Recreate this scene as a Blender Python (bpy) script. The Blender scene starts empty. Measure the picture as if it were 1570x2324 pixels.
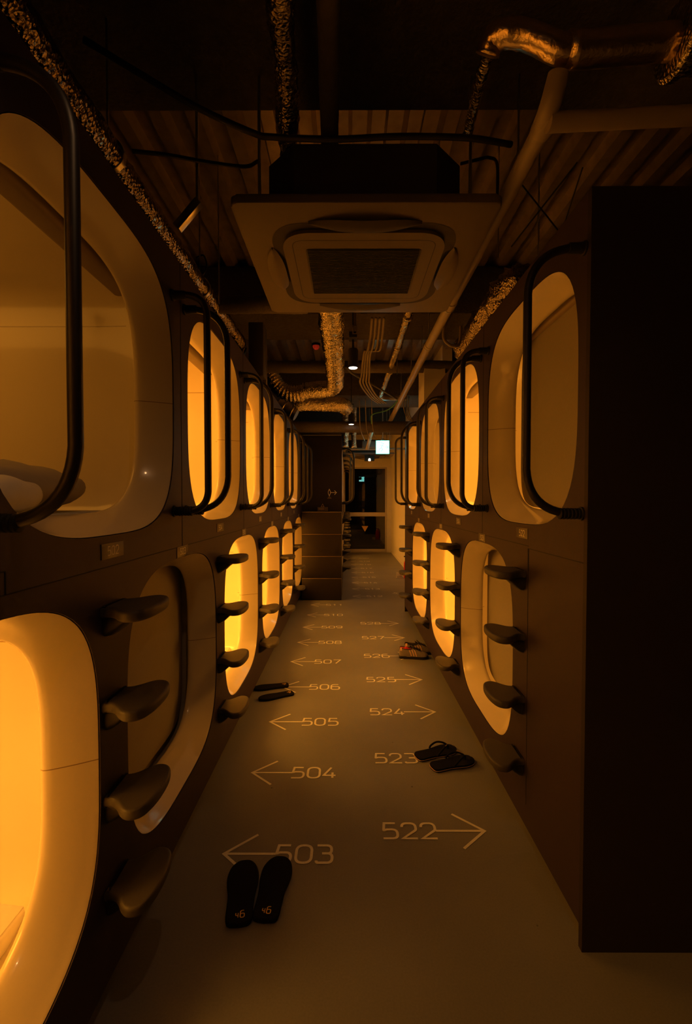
import bpy, bmesh, math, random
from mathutils import Vector, Matrix
random.seed(5)
PI = math.pi
S = bpy.context.scene
COL = S.collection

# ------------------------------------------------------------------ camera
F = 1033.0
H = 1.38
TH = math.atan(26.0 / F)
PSI = math.atan(3.0 / F)
cam_d = bpy.data.cameras.new('camera')
cam = bpy.data.objects.new('camera', cam_d)
COL.objects.link(cam)
cam.location = (0, 0, H)
cam.rotation_euler = (PI / 2 - TH, 0, PSI)
cam_d.sensor_fit = 'VERTICAL'
cam_d.sensor_height = 36
cam_d.sensor_width = 24
cam_d.lens = 36 * F / 2324
cam_d.clip_start = 0.02
S.camera = cam
S.view_settings.view_transform = 'Standard'
S.view_settings.look = 'None'


def at(px, py, X=None, Y=None, Z=None):
    """point of the place seen at a photo pixel, on the plane X=, Y= or Z="""
    u = (px - 785) / F
    v = (1162 - py) / F
    r = Vector((math.cos(PSI), math.sin(PSI), 0))
    f = Vector((-math.sin(PSI) * math.cos(TH), math.cos(PSI) * math.cos(TH), -math.sin(TH)))
    up = Vector((-math.sin(PSI) * math.sin(TH), math.cos(PSI) * math.sin(TH), math.cos(TH)))
    d = f + u * r + v * up
    o = Vector((0, 0, H))
    if X is not None:
        t = X / d.x
    elif Y is not None:
        t = Y / d.y
    else:
        t = (Z - H) / d.z
    return o + d * t


# ------------------------------------------------------------------ materials
def mat(name, color, rough=0.5, metal=0.0, spec=0.5, coat=0.0, noise=0.0, nscale=20.0, bump=0.0, bscale=80.0,
        emit=None, estr=0.0, bdetail=4.0):
    m = bpy.data.materials.new(name)
    m.use_nodes = True
    nt = m.node_tree
    b = nt.nodes['Principled BSDF']
    b.inputs['Base Color'].default_value = (*color, 1)
    b.inputs['Roughness'].default_value = rough
    b.inputs['Metallic'].default_value = metal
    b.inputs['Specular IOR Level'].default_value = spec
    b.inputs['Coat Weight'].default_value = coat
    b.inputs['Coat Roughness'].default_value = 0.06
    tc = nt.nodes.new('ShaderNodeTexCoord')
    if noise > 0:
        n = nt.nodes.new('ShaderNodeTexNoise')
        n.inputs['Scale'].default_value = nscale
        n.inputs['Detail'].default_value = 6
        nt.links.new(tc.outputs['Object'], n.inputs['Vector'])
        mr = nt.nodes.new('ShaderNodeMapRange')
        mr.inputs[3].default_value = 1 - noise
        mr.inputs[4].default_value = 1 + noise
        nt.links.new(n.outputs['Fac'], mr.inputs[0])
        mx = nt.nodes.new('ShaderNodeMix')
        mx.data_type = 'RGBA'
        mx.blend_type = 'MULTIPLY'
        mx.inputs[0].default_value = 1
        mx.inputs[6].default_value = (*color, 1)
        nt.links.new(mr.outputs[0], mx.inputs[7])
        nt.links.new(mx.outputs[2], b.inputs['Base Color'])
    if bump > 0:
        n = nt.nodes.new('ShaderNodeTexNoise')
        n.inputs['Scale'].default_value = bscale
        n.inputs['Detail'].default_value = bdetail
        nt.links.new(tc.outputs['Object'], n.inputs['Vector'])
        bp = nt.nodes.new('ShaderNodeBump')
        bp.inputs['Strength'].default_value = bump
        bp.inputs['Distance'].default_value = 0.01
        nt.links.new(n.outputs['Fac'], bp.inputs['Height'])
        nt.links.new(bp.outputs['Normal'], b.inputs['Normal'])
    if emit:
        b.inputs['Emission Color'].default_value = (*emit, 1)
        b.inputs['Emission Strength'].default_value = estr
    return m


def shell_material():
    m = mat('cream_gelcoat', (.86, .77, .58), rough=.22, coat=.5)
    nt = m.node_tree
    b = nt.nodes['Principled BSDF']
    tc = nt.nodes.new('ShaderNodeTexCoord')
    sx = nt.nodes.new('ShaderNodeSeparateXYZ')
    nt.links.new(tc.outputs['Object'], sx.inputs[0])
    ab = nt.nodes.new('ShaderNodeMath'); ab.operation = 'ABSOLUTE'
    nt.links.new(sx.outputs['Z'], ab.inputs[0])
    lt = nt.nodes.new('ShaderNodeMath'); lt.operation = 'LESS_THAN'; lt.inputs[1].default_value = .0013
    nt.links.new(ab.outputs[0], lt.inputs[0])
    gx = nt.nodes.new('ShaderNodeMath'); gx.operation = 'GREATER_THAN'; gx.inputs[1].default_value = -.16
    nt.links.new(sx.outputs['X'], gx.inputs[0])
    a1 = nt.nodes.new('ShaderNodeMath'); a1.operation = 'MULTIPLY'
    nt.links.new(lt.outputs[0], a1.inputs[0]); nt.links.new(gx.outputs[0], a1.inputs[1])
    # moulding joint of the inner wall, higher up
    sb = nt.nodes.new('ShaderNodeMath'); sb.operation = 'SUBTRACT'; sb.inputs[1].default_value = .30
    nt.links.new(sx.outputs['Z'], sb.inputs[0])
    ab2 = nt.nodes.new('ShaderNodeMath'); ab2.operation = 'ABSOLUTE'
    nt.links.new(sb.outputs[0], ab2.inputs[0])
    lt2 = nt.nodes.new('ShaderNodeMath'); lt2.operation = 'LESS_THAN'; lt2.inputs[1].default_value = .0016
    nt.links.new(ab2.outputs[0], lt2.inputs[0])
    gx2 = nt.nodes.new('ShaderNodeMath'); gx2.operation = 'LESS_THAN'; gx2.inputs[1].default_value = -.19
    nt.links.new(sx.outputs['X'], gx2.inputs[0])
    a2 = nt.nodes.new('ShaderNodeMath'); a2.operation = 'MULTIPLY'
    nt.links.new(lt2.outputs[0], a2.inputs[0]); nt.links.new(gx2.outputs[0], a2.inputs[1])
    mxm = nt.nodes.new('ShaderNodeMath'); mxm.operation = 'MAXIMUM'
    nt.links.new(a1.outputs[0], mxm.inputs[0]); nt.links.new(a2.outputs[0], mxm.inputs[1])
    mx = nt.nodes.new('ShaderNodeMix'); mx.data_type = 'RGBA'
    mx.inputs[6].default_value = (.86, .77, .58, 1)
    mx.inputs[7].default_value = (.38, .27, .15, 1)
    nt.links.new(mxm.outputs[0], mx.inputs[0])
    nt.links.new(mx.outputs[2], b.inputs['Base Color'])
    return m


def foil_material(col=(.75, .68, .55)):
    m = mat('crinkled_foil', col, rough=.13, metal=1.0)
    nt = m.node_tree
    b = nt.nodes['Principled BSDF']
    tc = nt.nodes.new('ShaderNodeTexCoord')
    v = nt.nodes.new('ShaderNodeTexVoronoi')
    v.inputs['Scale'].default_value = 75
    n = nt.nodes.new('ShaderNodeTexNoise')
    n.inputs['Scale'].default_value = 60
    n.inputs['Detail'].default_value = 5
    mp = nt.nodes.new('ShaderNodeMapping')
    mp.inputs['Scale'].default_value = (1, 1.6, 1)
    nt.links.new(tc.outputs['Object'], mp.inputs['Vector'])
    nt.links.new(mp.outputs[0], v.inputs['Vector'])
    nt.links.new(mp.outputs[0], n.inputs['Vector'])
    ad = nt.nodes.new('ShaderNodeMath'); ad.operation = 'ADD'
    nt.links.new(v.outputs['Distance'], ad.inputs[0]); nt.links.new(n.outputs['Fac'], ad.inputs[1])
    bp = nt.nodes.new('ShaderNodeBump')
    bp.inputs['Strength'].default_value = .8
    bp.inputs['Distance'].default_value = .006
    nt.links.new(ad.outputs[0], bp.inputs['Height'])
    nt.links.new(bp.outputs[0], b.inputs['Normal'])
    return m


def floor_material():
    m = mat('floor_coating', (.24,.245,.265), rough=.5, spec=.35)
    nt = m.node_tree
    b = nt.nodes['Principled BSDF']
    tc = nt.nodes.new('ShaderNodeTexCoord')
    n1 = nt.nodes.new('ShaderNodeTexNoise'); n1.inputs['Scale'].default_value = 2.2; n1.inputs['Detail'].default_value = 6
    n2 = nt.nodes.new('ShaderNodeTexNoise'); n2.inputs['Scale'].default_value = 160; n2.inputs['Detail'].default_value = 3
    vo = nt.nodes.new('ShaderNodeTexVoronoi'); vo.inputs['Scale'].default_value = 4.3
    for x in (n1, n2, vo):
        nt.links.new(tc.outputs['Object'], x.inputs['Vector'])
    r1 = nt.nodes.new('ShaderNodeMapRange'); r1.inputs[3].default_value = .8; r1.inputs[4].default_value = 1.2
    r2 = nt.nodes.new('ShaderNodeMapRange'); r2.inputs[3].default_value = .85; r2.inputs[4].default_value = 1.15
    nt.links.new(n1.outputs['Fac'], r1.inputs[0]); nt.links.new(n2.outputs['Fac'], r2.inputs[0])
    sp = nt.nodes.new('ShaderNodeMapRange')
    sp.inputs[1].default_value = .016; sp.inputs[2].default_value = .026
    sp.inputs[3].default_value = .35; sp.inputs[4].default_value = 1
    nt.links.new(vo.outputs['Distance'], sp.inputs[0])
    a = nt.nodes.new('ShaderNodeMath'); a.operation = 'MULTIPLY'
    nt.links.new(r1.outputs[0], a.inputs[0]); nt.links.new(r2.outputs[0], a.inputs[1])
    c = nt.nodes.new('ShaderNodeMath'); c.operation = 'MULTIPLY'
    nt.links.new(a.outputs[0], c.inputs[0]); nt.links.new(sp.outputs[0], c.inputs[1])
    mx = nt.nodes.new('ShaderNodeMix'); mx.data_type = 'RGBA'; mx.blend_type = 'MULTIPLY'
    mx.inputs[0].default_value = 1
    mx.inputs[6].default_value = (.24,.245,.265, 1)
    nt.links.new(c.outputs[0], mx.inputs[7])
    nt.links.new(mx.outputs[2], b.inputs['Base Color'])
    return m


M = {}
M['shell'] = shell_material()
M['foil'] = foil_material()
M['foil_shaded'] = foil_material((.34, .29, .25))  # same foil, colour darkened for ducts that catch little light
M['floor'] = floor_material()
M['foil2'] = mat('smooth_foil', (.85, .68, .45), rough=.28, metal=1.0, noise=.1, nscale=40, bump=.35, bscale=45)
M['panel'] = mat('dark_panel', (.040, .028, .055), rough=.55, spec=.3, noise=.08, nscale=60, bump=.05, bscale=400)
M['endpanel'] = mat('end_panel', (.030, .024, .026), rough=.6, spec=.25, noise=.1, nscale=60)
M['kick'] = mat('black_kick', (.012, .012, .012), rough=.8)
M['rail'] = mat('rail_enamel', (.014, .012, .014), rough=.45, noise=.1, nscale=90)
M['grip'] = mat('rail_rubber', (.012, .012, .012), rough=.7)
M['step'] = mat('step_rubber', (.075, .068, .06), rough=.5, spec=.4, noise=.15, nscale=220, bump=.08, bscale=500)
M['stepdark'] = mat('step_bracket', (.02, .019, .019), rough=.5)
M['blind'] = mat('blind_fabric', (.34, .31, .26), rough=.8, noise=.06, nscale=120)
M['housing_shaded'] = mat('blind_housing', (.30, .24, .17), rough=.5, noise=.05, nscale=40)  # darkened colour stands in for the shade in the slot behind the lip
M['sheet'] = mat('bed_linen', (.82, .80, .76), rough=.85, noise=.04, nscale=40, bump=.1, bscale=12)
M['duvet'] = mat('duvet_cover', (.42, .39, .36), rough=.9, noise=.08, nscale=30, bump=.25, bscale=9)
M['plate'] = mat('number_plate', (.10, .085, .08), rough=.35)
M['glyph'] = mat('pale_lettering', (.80, .76, .66), rough=.5)
M['paint'] = mat('floor_paint', (.90, .90, .86), rough=.5, noise=.12, nscale=120)
M['deck'] = mat('steel_deck', (.42, .36, .33), rough=.3, metal=.45, noise=.4, nscale=14)
M['beam'] = mat('sprayed_beam', (.10, .09, .085), rough=.95, noise=.4, nscale=30, bump=.8, bscale=60)
M['plaster'] = mat('plaster', (.85, .82, .76), rough=.8, noise=.05, nscale=8)
M['outer'] = mat('dark_wall', (.07, .065, .065), rough=.9, noise=.15, nscale=6)
M['ac'] = mat('ac_plastic', (.135, .115, .105), rough=.5, noise=.04, nscale=30)
M['acbody'] = mat('ac_casing', (.05, .045, .042), rough=.7, noise=.1, nscale=30)
M['black'] = mat('matt_black', (.012, .012, .013), rough=.5)
M['pvc'] = mat('pvc_pipe', (.36, .31, .25), rough=.38, noise=.08, nscale=18)
M['insul'] = mat('pipe_lagging', (.13, .115, .105), rough=.85, noise=.25, nscale=40, bump=.5, bscale=50)
M['galv'] = mat('galvanised_steel', (.62, .60, .57), rough=.3, metal=1.0, noise=.12, nscale=30)
M['cable'] = mat('black_cable', (.012, .012, .012), rough=.45)
M['cablebeige'] = mat('beige_cable', (.20, .17, .13), rough=.5)
M['cablegreen'] = mat('teal_cable', (.05, .22, .2), rough=.4)
M['wood'] = mat('dark_cabinet', (.022, .017, .016), rough=.45, noise=.12, nscale=22)
M['edge'] = mat('cabinet_edge', (.42, .30, .19), rough=.4, noise=.1, nscale=22)
M['alu'] = mat('door_frame', (.62, .58, .52), rough=.4, metal=.3, noise=.03, nscale=30)
M['sandal'] = mat('black_sole', (.006, .006, .010), rough=.9, spec=.15, noise=.2, nscale=200)
M['navy'] = mat('navy_rubber', (.007, .008, .020), rough=.9, spec=.15, noise=.3, nscale=300)
M['shoegrey'] = mat('grey_suede', (.27, .24, .24), rough=.9, noise=.2, nscale=120)
M['shoeblack'] = mat('black_leather', (.012, .012, .014), rough=.5, noise=.2, nscale=90)
M['peach'] = mat('peach_leather', (.80, .52, .40), rough=.6, noise=.06, nscale=60)
M['redcloth'] = mat('red_lining', (.75, .03, .02), rough=.8, noise=.15, nscale=60)
M['redpaint'] = mat('red_enamel', (.65, .02, .015), rough=.3, noise=.04, nscale=20)
M['whiteplastic'] = mat('white_plastic', (.75, .73, .68), rough=.4, noise=.04, nscale=20)
M['yellow'] = mat('yellow_film', (.80, .50, .12), rough=.5, noise=.03, nscale=20)
M['redlamp'] = mat('red_lens', (.5, .02, .01), rough=.2, noise=.03, nscale=20, emit=(1, .06, .02), estr=.12)
M['lamp'] = mat('lamp_face', (1, .9, .75), emit=(1, .86, .68), estr=4.0)
M['signwhite'] = mat('sign_white', (.8, .9, .9), emit=(.35, 1.0, .92), estr=8.0)
M['signgreen'] = mat('sign_green', (.02, .4, .33), emit=(.10, .9, .75), estr=6.0)
M['signframe_glow'] = mat('sign_frame_edge_glow', (.5, .55, .55), rough=.4, noise=.03, nscale=20, emit=(.05, .9, .75), estr=1.4)  # emission paints the lit face's cyan edge glow onto the case


def glass_material():
    m = bpy.data.materials.new('door_glass')
    m.use_nodes = True
    nt = m.node_tree
    b = nt.nodes['Principled BSDF']
    n = nt.nodes.new('ShaderNodeTexNoise'); n.inputs['Scale'].default_value = 3
    r = nt.nodes.new('ShaderNodeMapRange'); r.inputs[3].default_value = .0; r.inputs[4].default_value = .02
    nt.links.new(n.outputs['Fac'], r.inputs[0]); nt.links.new(r.outputs[0], b.inputs['Roughness'])
    b.inputs['Base Color'].default_value = (.55, .6, .6, 1)
    b.inputs['Transmission Weight'].default_value = 1
    b.inputs['IOR'].default_value = 1.5
    return m


M['glass'] = glass_material()


# ------------------------------------------------------------------ object helpers
def finish(name, bm, m, parent=None, smooth=True, angle=40):
    me = bpy.data.meshes.new(name)
    bmesh.ops.recalc_face_normals(bm, faces=bm.faces[:])
    bm.to_mesh(me)
    bm.free()
    me.materials.append(M[m])
    if smooth:
        for p in me.polygons:
            p.use_smooth = True
        try:
            me.set_sharp_from_angle(angle=math.radians(angle))
        except Exception:
            pass
    o = bpy.data.objects.new(name, me)
    COL.objects.link(o)
    if parent:
        o.parent = parent
    return o


def tag(o, label, cat, group=None):
    o['label'] = label
    o['category'] = cat
    if group:
        o['group'] = group
    return o


def thing(name, label, cat, loc=(0, 0, 0), rz=0, group=None):
    o = bpy.data.objects.new(name, None)
    o.empty_display_size = .1
    COL.objects.link(o)
    o.location = loc
    o.rotation_euler = (0, 0, rz)
    return tag(o, label, cat, group)


def struct(o):
    o['kind'] = 'structure'
    return o


def dup(root, loc, rz, label, group=None):
    r = root.copy(); COL.objects.link(r)
    r.location = loc
    r.rotation_euler = (0, 0, rz)
    r['label'] = label
    if group:
        r['group'] = group
    for ch in list(root.children):
        c = ch.copy(); COL.objects.link(c); c.parent = r
        for g in list(ch.children):
            d = g.copy(); COL.objects.link(d); d.parent = c
    return r


def box(bm, c, s, bevel=0.0, rot=None, seg=2):
    mtx = Matrix.Translation(Vector(c))
    if rot is not None:
        mtx = mtx @ rot
    r = bmesh.ops.create_cube(bm, size=1, matrix=mtx @ Matrix.Diagonal((s[0], s[1], s[2], 1)))
    if bevel > 0:
        es = list({e for v in r['verts'] for e in v.link_edges})
        bmesh.ops.bevel(bm, geom=es, offset=bevel, segments=seg, affect='EDGES', profile=.5)


def fillet(pts, rad, seg=8, closed=False):
    """round the corners of a polyline"""
    pts = [Vector(p) for p in pts]
    n = len(pts)
    out = []
    for i in range(n):
        if not closed and i in (0, n - 1):
            out.append(pts[i]); continue
        r = rad[i] if isinstance(rad, (list, tuple)) else rad
        p0, p, p1 = pts[i - 1], pts[i], pts[(i + 1) % n]
        a = (p0 - p); b = (p1 - p)
        la, lb = a.length, b.length
        if la < 1e-9 or lb < 1e-9 or r <= 0:
            out.append(p); continue
        a.normalize(); b.normalize()
        ang = a.angle(b)
        if ang > PI - 1e-3:
            out.append(p); continue
        fa = .98 if (not closed and i == 1) else .499
        fb = .98 if (not closed and i == n - 2) else .499
        t = min(r / math.tan(ang / 2), la * fa, lb * fb)
        s, e = p + a * t, p + b * t
        for k in range(seg + 1):
            u = k / seg
            out.append((1 - u) ** 2 * s + 2 * u * (1 - u) * (p * .86 + (s + e) * .07) + u * u * e)
    return out


def spline(pts, sub=8):
    P = [Vector(p) for p in pts]
    P = [P[0] * 2 - P[1]] + P + [P[-1] * 2 - P[-2]]
    out = []
    for i in range(1, len(P) - 2):
        for k in range(sub):
            t = k / sub
            a, b, c, d = P[i - 1], P[i], P[i + 1], P[i + 2]
            out.append(.5 * ((2 * b) + (-a + c) * t + (2 * a - 5 * b + 4 * c - d) * t * t + (-a + 3 * b - 3 * c + d) * t ** 3))
    out.append(P[-2])
    return out


def tube(bm, pts, r, n=12, cap=True):
    pts = [Vector(p) for p in pts]
    R = r if isinstance(r, (list, tuple)) else [r] * len(pts)
    t0 = (pts[1] - pts[0]).normalized()
    ref = Vector((0, 0, 1)) if abs(t0.z) < .9 else Vector((1, 0, 0))
    nrm = t0.cross(ref).normalized()
    prev = None
    rings = []
    for i, p in enumerate(pts):
        if i == 0:
            t = t0
        elif i == len(pts) - 1:
            t = (pts[i] - pts[i - 1]).normalized()
        else:
            t = ((pts[i + 1] - p).normalized() + (p - pts[i - 1]).normalized())
            t = t.normalized() if t.length > 1e-6 else t0
        nrm = (nrm - t * nrm.dot(t)).normalized()
        bn = t.cross(nrm)
        ring = [bm.verts.new(p + (nrm * math.cos(2 * PI * k / n) + bn * math.sin(2 * PI * k / n)) * R[i]) for k in range(n)]
        rings.append(ring)
        if prev:
            for k in range(n):
                bm.faces.new((prev[k], prev[(k + 1) % n], ring[(k + 1) % n], ring[k]))
        prev = ring
    if cap:
        bm.faces.new(rings[0][::-1]); bm.faces.new(rings[-1])


def tube_obj(name, pts, r, m, parent=None, n=12):
    bm = bmesh.new()
    tube(bm, pts, r, n)
    return finish(name, bm, m, parent, angle=60)


def lathe(bm, prof, origin=(0, 0, 0), axis='Z', n=24):
    """prof = [(radius, height)]"""
    o = Vector(origin)
    prev = None
    first = None
    for r, h in prof:
        ring = []
        for k in range(n):
            a = 2 * PI * k / n
            c, s = math.cos(a) * r, math.sin(a) * r
            v = {'Z': Vector((c, s, h)), 'X': Vector((h, c, s)), 'Y': Vector((s, h, c))}[axis]
            ring.append(bm.verts.new(o + v))
        if prev:
            for k in range(n):
                bm.faces.new((prev[k], prev[(k + 1) % n], ring[(k + 1) % n], ring[k]))
        else:
            first = ring
        prev = ring
    bm.faces.new(first[::-1]); bm.faces.new(prev)


def prism(bm, outline, z0, z1, bevel=0.0, seg=2):
    bot = [bm.verts.new((p[0], p[1], z0)) for p in outline]
    top = [bm.verts.new((p[0], p[1], z1)) for p in outline]
    n = len(outline)
    fs = [bm.faces.new(bot[::-1]), bm.faces.new(top)]
    for i in range(n):
        fs.append(bm.faces.new((bot[i], bot[(i + 1) % n], top[(i + 1) % n], top[i])))
    if bevel > 0:
        es = [e for f in fs[:2] for e in f.edges]
        bmesh.ops.bevel(bm, geom=list(set(es)), offset=bevel, segments=seg, affect='EDGES', profile=.5)


def pillow_prism(bm, outline, z0, z1, r, k=5):
    """plate with rounded edges: rings of the outline inset along its normals"""
    n = len(outline)
    P = [Vector((p[0], p[1])) for p in outline]
    area = sum(P[i].x * P[(i + 1) % n].y - P[(i + 1) % n].x * P[i].y for i in range(n))
    sg = 1 if area > 0 else -1
    nor = []
    for i in range(n):
        t = (P[(i + 1) % n] - P[i - 1]).normalized()
        nor.append(Vector((-t.y, t.x)) * sg)
    lay = []
    for i in range(k + 1):
        a = PI / 2 * i / k
        lay.append((r * (1 - math.sin(a)), z0 + r * (1 - math.cos(a))))
    for i in range(k + 1):
        a = PI / 2 * i / k
        lay.append((r * (1 - math.cos(a)), z1 - r * (1 - math.sin(a))))
    lay.append((r * 1.15, z1))
    lay.append((r * 1.6, z1))
    prev = None
    for ins, z in lay:
        ring = [bm.verts.new((P[i].x + nor[i].x * ins, P[i].y + nor[i].y * ins, z)) for i in range(n)]
        if prev:
            for i in range(n):
                bm.faces.new((prev[i], prev[(i + 1) % n], ring[(i + 1) % n], ring[i]))
        else:
            bm.faces.new(ring[::-1])
        prev = ring
    bm.faces.new(prev)


def spow(c, e):
    return math.copysign(abs(c) ** e, c)


# ------------------------------------------------------------------ stroke lettering
DIG = {
    '0': [([(0, 0), (1, 0), (1, 1), (0, 1)], .38, True)],
    '1': [([(.22, .78), (.56, 1), (.56, 0)], 0, False)],
    '2': [([(.02, .74), (.02, 1), (.98, 1), (.98, .55), (0, 0), (1, 0)], [.0, .3, .3, .22, 0, 0], False)],
    '3': [([(0, 1), (.95, 1), (.95, .53), (.34, .53)], [0, .28, .2, 0], False),
          ([(.34, .53), (1, .53), (1, 0), (0, 0), (0, .12)], [0, .26, .28, .1, 0], False)],
    '4': [([(.62, 1), (0, .24), (1, .24)], 0, False), ([(.74, .52), (.74, 0)], 0, False)],
    '5': [([(.92, 1), (.14, 1), (.06, .5), (.28, .58), (1, .58), (1, 0), (0, 0)], [0, 0, .03, .1, .3, .3, 0], False)],
    '6': [([(0, 0), (1, 0), (1, .58), (0, .58)], .28, True), ([(0, .35), (0, 1), (.86, 1)], [0, .38, 0], False)],
    '7': [([(0, 1), (1, 1), (.36, 0)], 0, False)],
    '8': [([(0, 0), (1, 0), (1, .54), (0, .54)], .26, True), ([(.06, .54), (.94, .54), (.94, 1), (.06, 1)], .24, True)],
    '9': [([(0, .42), (1, .42), (1, 1), (0, 1)], .28, True), ([(1, .65), (1, 0), (.14, 0)], [0, .38, 0], False)],
    'h': [([(0, 1), (0, 0)], 0, False), ([(0, .55), (.8, .55), (.8, 0)], [0, .25, 0], False)],
}


def ribbon(bm, pts, w, T, closed=False):
    """flat stroke; pts 2D, T maps (x,y)->3D"""
    P = [Vector((p[0], p[1])) for p in pts]
    Q = [P[0]]
    for p in P[1:]:
        if (p - Q[-1]).length > 1e-6:
            Q.append(p)
    if closed and (Q[0] - Q[-1]).length < 1e-6:
        Q.pop()
    P = Q
    n = len(P)
    L, R = [], []
    for i in range(n):
        if closed:
            a = (P[i] - P[i - 1]).normalized(); b = (P[(i + 1) % n] - P[i]).normalized()
        else:
            b = (P[i + 1] - P[i]).normalized() if i < n - 1 else (P[i] - P[i - 1]).normalized()
            a = (P[i] - P[i - 1]).normalized() if i > 0 else b
        na = Vector((-a.y, a.x)); nb = Vector((-b.y, b.x))
        m = (na + nb)
        m = m.normalized() if m.length > 1e-5 else na
        k = min(1 / max(m.dot(na), .3), 2.2)
        L.append(bm.verts.new(T(P[i] + m * w / 2 * k))); R.append(bm.verts.new(T(P[i] - m * w / 2 * k)))
    for i in range(n if closed else n - 1):
        j = (i + 1) % n
        try:
            bm.faces.new((L[i], R[i], R[j], L[j]))
        except ValueError:
            pass


def letters(bm, text, w, h, pitch, sw, T, x0=0.0, y0=0.0):
    for i, ch in enumerate(text):
        for pl, rad, cl in DIG[ch]:
            sc = [((p[0] * w), (p[1] * h), 0) for p in pl]
            rr = [q * w * 1.1 for q in rad] if isinstance(rad, list) else rad * w * 1.1
            pts = fillet(sc, rr, 6, cl)
            lift = 0.00012 * (DIG[ch].index((pl, rad, cl)))
            ribbon(bm, [(x0 + i * pitch + p.x, y0 + p.y) for p in pts], sw, lambda q, l=lift: T(q, l), cl)


# ------------------------------------------------------------------ layout constants
XL, XR = -.65, .717
PITCH = 1.066
A_HOLE, B_HOLE = .4585, .458
ZU, ZL = 1.742, .700
ZMID, ZTOP, ZBOT = 1.20, 2.30, .07
L_UP = [1.255 + PITCH * k for k in range(5)]
NEAR_UP, NEAR_LO = 1.255 - PITCH, 1.255 - 1.5 * PITCH
L_LO = [1.255 - PITCH / 2 + PITCH * k for k in range(6)]
R_UP = [1.885 + PITCH * k for k in range(4)]
R_LO = [1.885 + PITCH / 2 + PITCH * k for k in range(3)]
X2, Y2 = -.077, 6.63
F_UP = [Y2 + .55 + PITCH * k for k in range(5)]
F_LO = [Y2 + .55 + PITCH / 2 + PITCH * k for k in range(4)]
YFAR = 12.07
R0, R1 = 1.38, 5.63
NEXP = 3.45


def sup(a, b, ang, n=NEXP):
    return a * spow(math.cos(ang), 2 / n), b * spow(math.sin(ang), 2 / n)


# ------------------------------------------------------------------ setting
def bank_wall(name, X, side, y0, y1, ups, los):
    """side=+1: room is at +X of the panel (left bank); -1: right bank"""
    bm = bmesh.new()

    def V(y, z, off=0):
        return bm.verts.new((X - side * off, y, z))

    def rect(ya, yb, za, zb):
        if yb - ya < 1e-4:
            return
        bm.faces.new([V(ya, za), V(yb, za), V(yb, zb), V(ya, zb)])

    def cell(yc, zc, ya, yb, za, zb):
        angs = [2 * PI * k / 96 for k in range(96)]
        for cy, cz in ((ya, za), (yb, za), (yb, zb), (ya, zb)):
            angs.append(math.atan2(cz - zc, cy - yc) % (2 * PI))
        angs = sorted(set(round(a, 6) for a in angs))
        inn, out, dep = [], [], []
        for a in angs:
            c, s = math.cos(a), math.sin(a)
            r = ((abs(c) / A_HOLE) ** NEXP + (abs(s) / B_HOLE) ** NEXP) ** (-1 / NEXP)
            inn.append(V(yc + c * r, zc + s * r))
            dep.append(V(yc + c * r, zc + s * r, .018))
            t = []
            if c > 1e-9: t.append((yb - yc) / c)
            if c < -1e-9: t.append((ya - yc) / c)
            if s > 1e-9: t.append((zb - zc) / s)
            if s < -1e-9: t.append((za - zc) / s)
            q = min(t)
            out.append(V(yc + c * q, zc + s * q))
        n = len(angs)
        for i in range(n):
            j = (i + 1) % n
            bm.faces.new((out[i], out[j], inn[j], inn[i]))
            bm.faces.new((inn[i], inn[j], dep[j], dep[i]))

    for cs, zc, za, zb in ((ups, ZU, ZMID, ZTOP), (los, ZL, ZBOT, ZMID)):
        h = PITCH / 2
        a = y0
        for c in cs:
            ca, cb = max(c - h, y0), min(c + h, y1)
            rect(a, ca, za, zb)
            cell(c, zc, ca, cb, za, zb)
            a = cb
        rect(a, y1, za, zb)
    # returns of the panel: top and bottom edge
    for z in (ZBOT, ZTOP):
        bm.faces.new([V(y0, z), V(y1, z), V(y1, z, .05), V(y0, z, .05)])
    o = finish(name, bm, 'panel', smooth=False)
    return struct(o)


bank_wall('wall_left', XL, 1, -.9, Y2, [NEAR_UP] + L_UP, [NEAR_LO] + L_LO)
bank_wall('wall_right', XR, -1, R0, R1, R_UP, R_LO)
bank_wall('wall_left_far', X2, 1, Y2, YFAR - .02, F_UP, F_LO)


def struct_box(name, lo, hi, m, bevel=0.0):
    bm = bmesh.new()
    c = [(a + b) / 2 for a, b in zip(lo, hi)]
    s = [b - a for a, b in zip(lo, hi)]
    box(bm, c, s, bevel)
    return struct(finish(name, bm, m, smooth=bevel > 0))


struct_box('wall_right_end', (XR - .001, R0 - .022, 0), (3.2, R0 - .001, ZTOP), 'endpanel')
struct_box('wall_right_end_far', (XR - .001, R1 + .001, 0), (1.17, R1 + .022, ZTOP), 'endpanel')
struct_box('wall_left_end', (XL - .3, Y2 - .02, 0), (X2, Y2 - .001, ZTOP + .02), 'endpanel')
struct_box('baseboard_left', (XL - .075, -.9, 0), (XL - .05, Y2 - .03, ZBOT), 'kick')
struct_box('baseboard_right', (XR + .05, R0 + .002, 0), (XR + .075, R1 - .002, ZBOT), 'kick')
struct_box('baseboard_left_far', (X2 - .07, Y2, 0), (X2 - .045, YFAR - .03, ZBOT), 'kick')
struct_box('floor', (-3.1, -2.6, -.05), (3.3, YFAR + 2.2, 0), 'floor')
struct_box('wall_far', (1.05, YFAR, 0), (1.19, YFAR + .1, 3.32), 'plaster')
struct_box('wall_far_upper', (-1.2, YFAR, 2.26), (1.05, YFAR + .1, 3.32), 'plaster')
struct_box('wall_far_left', (-1.2, YFAR, 0), (-.11, YFAR + .1, 2.26), 'plaster')
struct_box('wall_right_far', (1.17, R1 + .023, 0), (1.29, YFAR, 3.32), 'plaster')
struct_box('baseboard_right_far', (1.158, R1 + .03, 0), (1.17, YFAR - .002, .07), 'plaster')
struct_box('wall_outer_left', (-3.1, -2.6, 0), (-3.0, YFAR + 2.2, 3.32), 'outer')
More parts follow.
